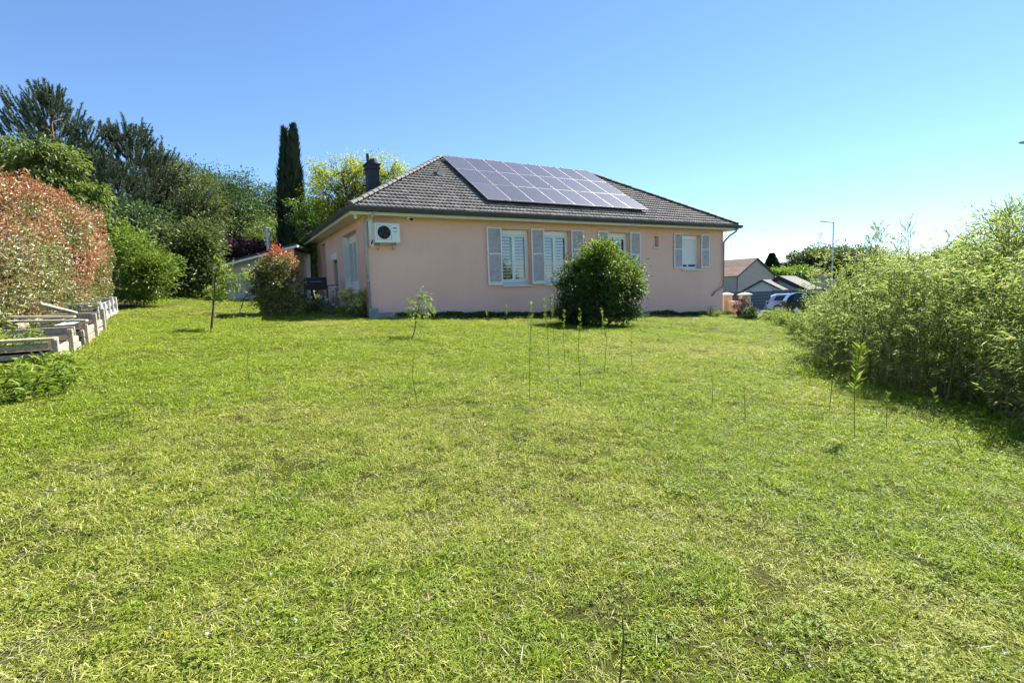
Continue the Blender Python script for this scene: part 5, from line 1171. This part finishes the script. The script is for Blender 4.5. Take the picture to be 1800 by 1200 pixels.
# far woods closing the horizon
def far_woods():
    rng = np.random.default_rng(620); Ps = []
    for k in range(300):
        a = -1.3 + 2.6 * rng.random(); R_ = 150 + 120 * rng.random(); x, y = R_ * math.sin(a), R_ * math.cos(a); h = 5 + 4 * rng.random(); n = 110
        d = rdir(rng, n); Ps.append(np.array([x, y, float(gz(x, y)) + h * .5]) + d * np.array([5, 5, h * .5]) * (.6 + .5 * rng.random((n, 1))))
    P = np.concatenate(Ps); n = len(P); o = leaves('far_woods', P, rdir(rng, n), rdir(rng, n), 2.2, 1.5, M['oak']); tag(o, 'far green woods along the horizon', 'woods', kind='stuff')
far_woods()

# street lamps
def lamp(name, base, h, arm, adir, label, curved=False, rad=.075):
    o = empty(name, gbase(*base)); tag(o, label, 'street lamp'); zb = -float(gz(*base)) * 0; dx, dy = adir
    m = MB(); m.tube([(0, 0, -.1), (0, 0, .9), (0, 0, .95), (0, 0, h if not curved else h * .55)], [rad * 1.5, rad * 1.5, rad, rad * .8], 10); m.build('pole', M['zinc'] if not curved else M['dark'], o)
    m = MB()
    if curved: pts = [(dx * arm * (1 - math.cos(t)), dy * arm * (1 - math.cos(t)), h * .55 + h * .45 * math.sin(t)) for t in np.linspace(0, 1.25, 8)]
    else: pts = [(0, 0, h - .04), (dx * arm, dy * arm, h + .12)]
    m.tube(pts, rad * .6, 8); m.build('arm', M['zinc'] if not curved else M['dark'], o)
    e_ = Vector(pts[-1]); ang = math.atan2(dy, dx); m = MB(); R_ = Matrix.Translation(e_) @ Matrix.Rotation(ang, 4, 'Z') @ Matrix.Rotation(-.1 if not curved else -.35, 4, 'Y')
    m.box(-.1, .65, -.13, .13, -.05, .05, R_, b=.03); hd = m.build('lamp_head', M['zinc'], o); m = MB(); m.box(.1, .6, -.1, .1, -.062, -.051, R_); m.build('diffuser', M['blind'], hd)
l1 = at(1462, 500, 55); lamp('street_lamp', (l1[0], 55), at(1462, 391, 55)[2] - float(gz(l1[0], 55)), .75, (-1, .0), 'tall straight grey street lamp with a flat head pointing left')
l2 = at(1455, 500, 78); lamp('street_lamp', (l2[0], 78), at(1470, 420, 78)[2] - float(gz(l2[0], 78)), 1.8, (1, 0), 'smaller curved street lamp behind the tall straight one', True)
l3 = at(1835, 480, 30); lamp('street_lamp', (l3[0], 30), at(1790, 253, 30)[2] - float(gz(l3[0], 30)) - .1, 1.25, (-1, .0), 'street lamp whose head enters at the right picture edge')

# cars
def car(name, label, loc, rz, paint, suv=False):
    o = empty(name, loc, rz); tag(o, label, 'car'); L_, Wc = 4.25, 1.78; h1 = .98 if suv else .92; ht = 1.64 if suv else 1.50; g0 = .22
    # x forward. lower body profile, lofted across the width with rounded flanks
    low = [(-2.08, .42), (-2.12, .62), (-2.05, h1 - .02), (-1.3, h1 + .03), (.75, h1), (1.75, h1 - .12), (2.08, h1 - .28), (2.13, .5), (2.0, g0 + .04), (-1.95, g0 + .04)]
    top = [(-1.98, h1), (-1.72, ht - .16), (-1.35, ht - .02), (-.3, ht), (.2, ht - .05), (1.05, h1 - .005)]
    def loft(prof, ys, sc):
        m = MB(); n = len(prof); cz = np.mean([p[1] for p in prof]); cx = np.mean([p[0] for p in prof])
        for y, s in zip(ys, sc): m.v += [(cx + (x - cx) * s, y, cz + (z - cz) * (1 - (1 - s) * .8)) for x, z in prof]
        for i in range(len(ys) - 1):
            for j in range(n): a = i * n + j; b_ = i * n + (j + 1) % n; m.f.append((a, b_, b_ + n, a + n))
        m.f.append(tuple(range(n))); m.f.append(tuple(range((len(ys) - 1) * n, len(ys) * n))[::-1]); return m
    w2 = Wc / 2
    body = loft(low, [-w2, -w2 + .08, -w2 + .3, w2 - .3, w2 - .08, w2], [.955, .985, 1, 1, .985, .955]).build('body', paint, o, False)
    tp = MB(); n = len(top)
    for y in (-1, 1): tp.v += [(x, y * (w2 - .06 - (z - h1) * .32), z) for x, z in top]
    for j in range(n - 1): tp.f.append((j, j + 1, n + j + 1, n + j))
    tp.f.append(tuple(range(n))); tp.f.append(tuple(range(n, 2 * n))[::-1]); tp.build('roof', paint, o)
    for s in (-1, 1):
        Y = lambda z: s * (w2 - .055 - (z - h1) * .32 + .006)
        for poly in ([(-1.62, h1 + .06), (-1.42, ht - .16), (-.55, ht - .1), (-.5, h1 + .05)], [(-.42, h1 + .05), (-.46, ht - .1), (.12, ht - .14), (.72, h1 + .05)]):
            MB().poly([(x, Y(z), z) for x, z in poly]).build('side_window', M['carglass'], o)
        for x in (-1.32, 1.34):
            wm = MB(); wm.cyl((x, s * (w2 - .2), .32), (x, s * (w2 + .01), .32), .325, 20); wh = wm.build('wheel', M['tyre'], o)
            wm = MB(); wm.cyl((x, s * (w2 + .0), .32), (x, s * (w2 + .018), .32), .21, 14); wm.build('rim', M['silver'], wh)
        MB().box(-2.10, -1.98, s * (w2 - .12) - .12, s * (w2 - .12) + .10, h1 - .22, h1 - .02, b=.02).build('tail_light', M['lampred'], o)
        MB().box(1.90, 2.09, s * (w2 - .2) - .14, s * (w2 - .2) + .12, h1 - .34, h1 - .22, b=.02).build('headlight', M['blind'], o)
        MB().box(.62, .78, s * (w2 + .02) - .03, s * (w2 + .08) + .03, h1 + .02, h1 + .16, b=.03).build('mirror', paint, o)
    MB().quad((.28, -.6, ht - .09), (.28, .6, ht - .09), (1.02, .72, h1 + .03), (1.02, -.72, h1 + .03)).build('windscreen', M['carglass'], o)
    MB().quad((-1.77, -.55, ht - .2), (-1.77, .55, ht - .2), (-2.005, .66, h1 + .06), (-2.005, -.66, h1 + .06)).build('rear_window', M['carglass'], o)
    MB().box(-2.0, 2.0, -w2 + .02, w2 - .02, .2, .40, b=.03).build('sill_trim', M['black'], o)
c1 = at(1394, 540, 42); car('parked_car', 'silver car parked in front of the blue grey fence', (c1[0] + .1, 42, -.965), -.38, M['carsilver'])
c2 = at(1428, 540, 38.4); car('parked_car', 'black car parked nearer than the silver one', (c2[0] + .1, 38.4, -.965), -.30, M['carblack'], True)

# ================================================================== LAWN
def blade_clump(name, mat, n, rad, hmin, hmax, wmin, wmax, seed, lay=.45):
    rng = np.random.default_rng(seed); az = rng.random(n) * 2 * PI; q = rad * np.sqrt(rng.random(n)); b = np.stack([np.cos(az) * q, np.sin(az) * q, np.full(n, -.008)], -1)
    h = hmin + (hmax - hmin) * rng.random(n) ** 1.4; a2 = rng.random(n) * 2 * PI; ln = lay * (.4 + 1.2 * rng.random(n)); d = np.stack([np.cos(a2) * ln, np.sin(a2) * ln, np.ones(n)], -1); d = norm(d)
    w_ = wmin + (wmax - wmin) * rng.random(n); a3 = rng.random(n) * 2 * PI; sd = np.stack([np.cos(a3), np.sin(a3), 0 * a3], -1) * (w_ / 2)[:, None]
    mid = b + d * (h * .55)[:, None]; bend = np.stack([np.cos(a2), np.sin(a2), -.35 + 0 * a2], -1) * (h * ln * .55)[:, None]; tip = b + d * h[:, None] + bend
    V = np.stack([b - sd, b + sd, mid + sd * .85, mid - sd * .85, tip], 1).reshape(-1, 3); k = np.arange(n)[:, None] * 5
    F = np.concatenate([k + np.array([[0, 1, 2]]), k + np.array([[0, 2, 3]]), k + np.array([[3, 2, 4]])], 0)
    return bpy.data.objects.new(name, mesh_np(name, V, F, mat, do_link=False))
def clover_clump(name, mat, n, rad, seed):
    rng = np.random.default_rng(seed); Ps, As, Ns = [], [], []
    for j in range(n):
        az = rng.random() * 2 * PI; q = rad * math.sqrt(rng.random()); c = np.array([math.cos(az) * q, math.sin(az) * q, .015 + .03 * rng.random()]); nn = norm(np.array([[rng.normal(0, .4), rng.normal(0, .4), 1]]))[0]; a0 = rng.random() * 6
        for k in range(3):
            a = a0 + k * 2.094; Ps.append(c); As.append(np.array([math.cos(a), math.sin(a), .05])); Ns.append(nn)
    return bpy.data.objects.new(name, leaves(name, np.array(Ps), np.array(As), np.array(Ns), .010, .0095, mat, do_link=False))
GG = [(.068, .125, .008), (.185, .285, .014), (.30, .395, .026), (.51, .56, .10)]
GD = [(.14, .20, .020), (.32, .385, .045), (.47, .48, .11), (.62, .58, .29)]
gm = mat_grass('grass_blades', GG, GD); gm2 = mat_grass('clover_leaves', [(.09, .16, .012), (.15, .24, .020), (.23, .32, .035)], [(.18, .23, .022), (.30, .34, .045)])
gm3 = mat_grass('dry_clippings', [(.30, .28, .13), (.42, .38, .2)], [(.40, .35, .2), (.58, .52, .36)], .25)
scat = bpy.data.collections.new('lawn_clumps')
VAR = [blade_clump('a0', gm, 54, .09, .018, .055, .0025, .0055, 1, 1.1), blade_clump('a1', gm, 58, .09, .012, .042, .003, .0065, 2, 1.6), blade_clump('a2', gm, 46, .085, .025, .07, .0022, .0045, 3, .8),
       clover_clump('b0', gm2, 34, .085, 4), clover_clump('b1', gm2, 26, .09, 5), blade_clump('c0', gm3, 22, .11, .03, .07, .002, .0035, 6, 3.0),
       blade_clump('d0', gm, 110, .19, .018, .055, .0035, .008, 7, 1.1), blade_clump('d1', gm, 104, .19, .014, .045, .004, .009, 8, 1.5), blade_clump('e0', gm, 22, .05, .09, .22, .003, .0055, 9, .5),
       blade_clump('f0', gm, 56, .09, .014, .055, .0028, .006, 10, 1.3), blade_clump('f1', gm, 50, .09, .015, .045, .0035, .007, 11, 1.0)]
for v_ in VAR: scat.objects.link(v_)
rng = np.random.default_rng(700)
def scatter(rlo, rhi, dens, variants, probs, smin, smax):
    area = (rhi ** 2 - rlo ** 2) * .5 * 2.0; n = int(area * dens); r = np.sqrt(rlo ** 2 + (rhi ** 2 - rlo ** 2) * rng.random(n)); a = (rng.random(n) - .5) * 2.0
    x, y = r * np.sin(a), r * np.cos(a); v = rng.choice(variants, n, p=probs); s = smin + (smax - smin) * rng.random(n); return x, y, v, s
bands = [scatter(1.2, 3.4, 540, [0, 1, 2, 3, 4, 5, 9, 10], [.21, .18, .12, .03, .03, .10, .19, .14], .7, 1.2), scatter(3.4, 6, 330, [0, 1, 2, 3, 4, 5, 9, 10], [.21, .19, .11, .04, .03, .09, .19, .14], .8, 1.3), scatter(6, 10, 150, [0, 1, 3, 5, 6, 7], [.17, .17, .06, .06, .28, .26], .9, 1.35),
         scatter(10, 17, 64, [3, 5, 6, 7], [.05, .04, .48, .43], 1.0, 1.5), scatter(17, 32, 21, [5, 6, 7], [.03, .5, .47], 1.15, 1.8), scatter(3, 20, 2.2, [8], [1], .6, 1.1)]
X = np.concatenate([b[0] for b in bands]); Y = np.concatenate([b[1] for b in bands]); Vv = np.concatenate([b[2] for b in bands]); Ss = np.concatenate([b[3] for b in bands])
lu = (X - HX) * EU[0] + (Y - HY) * EU[1]; lv = (X - HX) * EV[0] + (Y - HY) * EV[1]
hx = -5.9 - (Y - 3.6) * (6.3 / 12.6)
ok = ~((lu > -.03) & (lu < HW + .03) & (lv > -.38) & (lv < HD + .03)) & (X > hx) & (X < np.interp(Y, [4, 8, 12, 22, 30], [7.2, 7.2, 8.5, 12.5, 13.5])) & ~((lv > HD) & (lu > 0)) & (Y < 31)
# mower stripes and bare patches thin the turf a little
bare = VN3(X * .8 + 9, Y * .8 + 4) * .6 + VN4(X * 2.3, Y * 2.3) * .4
ok &= (rng.random(len(X)) < np.clip(1.02 - .38 * sstep(.55, .8, bare), 0, 1))
X, Y, Vv, Ss = X[ok], Y[ok], Vv[ok], Ss[ok]
dry = sstep(.45, .75, VN1(X * .42 + 20, Y * .42 + 11) * .5 + VN2(X * 1.3, Y * 1.3) * .3 + VN3(X * 3.5, Y * 3.5) * .2) * .8
dry = np.clip(dry * .85 + .07 + rng.normal(0, .16, len(X)) - .25 * sstep(13, 17, Y), 0, 1)
rr_ = np.hypot(X, Y); dry = np.clip(dry + .07 * sstep(5, 8, rr_), 0, 1); dry = np.clip(dry + .45 * sstep(5.5, 2.5, rr_) * sstep(.48, .7, VN2(X * 1.1 + 31, Y * 1.1 + 7) * .6 + VN4(X * 2.9 + 3, Y * 2.9) * .4), 0, 1)
Zg = gz(X, Y) + (VN1(X * 1.1 + 50, Y * 1.1 + 50) - .5) * .05
# deeper, greener tufts in the shade of the bamboo foot
shade_ = sstep(1.1, .2, np.interp(Y, [4.6, 5.6, 6.7, 7.6, 8.6, 10.0, 11.8], [5.35, 5.75, 6.15, 5.75, 5.75, 6.15, 6.9]) - X) * (Y < 12) * (X > 3.5)
Ss = Ss * (1 + .8 * shade_); dry = dry * (1 - .8 * shade_)
pts = np.stack([X, Y, Zg], -1)
me = bpy.data.meshes.new('grass'); me.vertices.add(len(pts)); me.vertices.foreach_set('co', pts.astype(np.float32).ravel())
a_ = me.attributes.new('variant', 'INT', 'POINT'); a_.data.foreach_set('value', Vv.astype(np.int32))
a_ = me.attributes.new('scl', 'FLOAT', 'POINT'); a_.data.foreach_set('value', Ss.astype(np.float32))
a_ = me.attributes.new('dry', 'FLOAT', 'POINT'); a_.data.foreach_set('value', dry.astype(np.float32))
rot = np.stack([rng.normal(0, .12, len(X)), rng.normal(0, .12, len(X)), rng.random(len(X)) * 6.283], -1)
a_ = me.attributes.new('rot', 'FLOAT_VECTOR', 'POINT'); a_.data.foreach_set('vector', rot.astype(np.float32).ravel())
grass = link('grass', me); tag(grass, 'short mown lawn grass with clover and dry clippings', 'grass', kind='stuff')
ng = bpy.data.node_groups.new('grass_scatter', 'GeometryNodeTree')
ng.interface.new_socket('Geometry', in_out='INPUT', socket_type='NodeSocketGeometry'); ng.interface.new_socket('Geometry', in_out='OUTPUT', socket_type='NodeSocketGeometry')
gi = ng.nodes.new('NodeGroupInput'); go = ng.nodes.new('NodeGroupOutput'); ip = ng.nodes.new('GeometryNodeInstanceOnPoints'); ci = ng.nodes.new('GeometryNodeCollectionInfo')
ci.inputs['Collection'].default_value = scat; ci.inputs['Separate Children'].default_value = True; ci.inputs['Reset Children'].default_value = True
def nattr(n, t):
    q = ng.nodes.new('GeometryNodeInputNamedAttribute'); q.data_type = t; q.inputs['Name'].default_value = n; return q.outputs['Attribute']
ip.inputs['Pick Instance'].default_value = True
ng.links.new(gi.outputs[0], ip.inputs['Points']); ng.links.new(ci.outputs[0], ip.inputs['Instance']); ng.links.new(nattr('variant', 'INT'), ip.inputs['Instance Index'])
ng.links.new(nattr('rot', 'FLOAT_VECTOR'), ip.inputs['Rotation']); ng.links.new(nattr('scl', 'FLOAT'), ip.inputs['Scale']); ng.links.new(ip.outputs[0], go.inputs[0])
md = grass.modifiers.new('scatter', 'NODES'); md.node_group = ng

# dark ivy strip added for the shadow band along the foot of the front wall
ri = np.random.default_rng(777); n_ = 9000; u_i = ri.random(n_) * (HW - .6) + .9; v_i = -.04 - .42 * ri.random(n_) ** 1.2; hh_ = .05 + .20 * VN2(u_i * 1.7, 5.5) * ri.random(n_)
pw = HO[None] + EU[None] * u_i[:, None] + EV[None] * v_i[:, None]; pw[:, 2] = gz(pw[:, 0], pw[:, 1]) + hh_
tag(leaves('shadow_strip', pw, norm(rdir(ri, n_) + np.array([0, -.3, .3])), norm(rdir(ri, n_) + np.array([0, 0, .6])), .07, .05, M['laurel']), 'low dark ivy standing in for shadow along the foot of the pink wall', 'leafage', kind='stuff')

# small blossoms scattered in the turf
def blossoms(name, label, n, mat, size, seed):
    rg = np.random.default_rng(seed); r = 2.2 + 14 * rg.random(n) ** 1.6; a = (rg.random(n) - .5) * 1.7; x, y = r * np.sin(a), r * np.cos(a); k = (x > -5.6 - (y - 3.6) * .5) & (x < 5); x, y = x[k], y[k]; m = len(x)
    c = np.stack([x, y, gz(x, y) + .05 + .025 * rg.random(m)], -1); kk = np.repeat(np.arange(m), 9); d = norm(rdir(rg, len(kk)) + np.array([0, 0, .35]))
    o = leaves(name, c[kk], d, rdir(rg, len(kk)), size * (.8 + .4 * rg.random(len(kk))), size * .75, M[mat]); tag(o, label, 'flowers', kind='stuff')
blossoms('clover_blossoms', 'tiny white clover blossoms dotted over the lawn', 120, 'petalw', .010, 801); blossoms('buttercups', 'tiny yellow flowers dotted over the lawn', 70, 'petaly', .010, 802)
# straw lying on the grass
rs = np.random.default_rng(803); n = 170; r = 2.0 + 12 * rs.random(n) ** 1.3; a = (rs.random(n) - .5) * 1.7; x, y = r * np.sin(a), r * np.cos(a); k = (x > -5.4 - (y - 3.6) * .5) & (x < 5.4); x, y = x[k], y[k]; n = len(x); a = rs.random(n) * 6.28
o_ = leaves('straw_litter', np.stack([x, y, gz(x, y) + .055], -1), np.stack([np.cos(a), np.sin(a), rs.normal(0, .22, n)], -1), norm(rdir(rs, n) * .4 + np.array([0, 0, 1])), .04 + .12 * rs.random(n) ** 3, .0045, M['straw']); tag(o_, 'pale dry straw lying loose on the lawn', 'straw', kind='stuff')
# long bladed tufts
def tuft(px, py, h, n, label, seed, rad=.1):
    b = np.array(gp(px, py)); o = empty('grass_tuft', b); tag(o, label, 'grass tuft', 'long grass tufts in the lawn'); t = blade_clump('blades', M['weed'], n, rad, h * .4, h, .004, .008, seed, .55); COL.objects.link(t); t.parent = o
tuft(1262, 1030, .22, 70, 'long green grass tuft right of centre in the foreground', 901, .13); tuft(1160, 1040, .16, 36, 'smaller grass tuft left of the long foreground one', 902, .08); tuft(940, 1160, .14, 30, 'short grass tuft near the bottom centre', 903, .07)
tuft(495, 880, .10, 130, 'dark green round moss like tuft in the left foreground', 904, .16); tuft(585, 712, .12, 90, 'dark green tuft far out on the left lawn', 905, .2); tuft(860, 1130, .12, 40, 'thin grass tuft at the bottom left of the dark stalk', 906, .1)
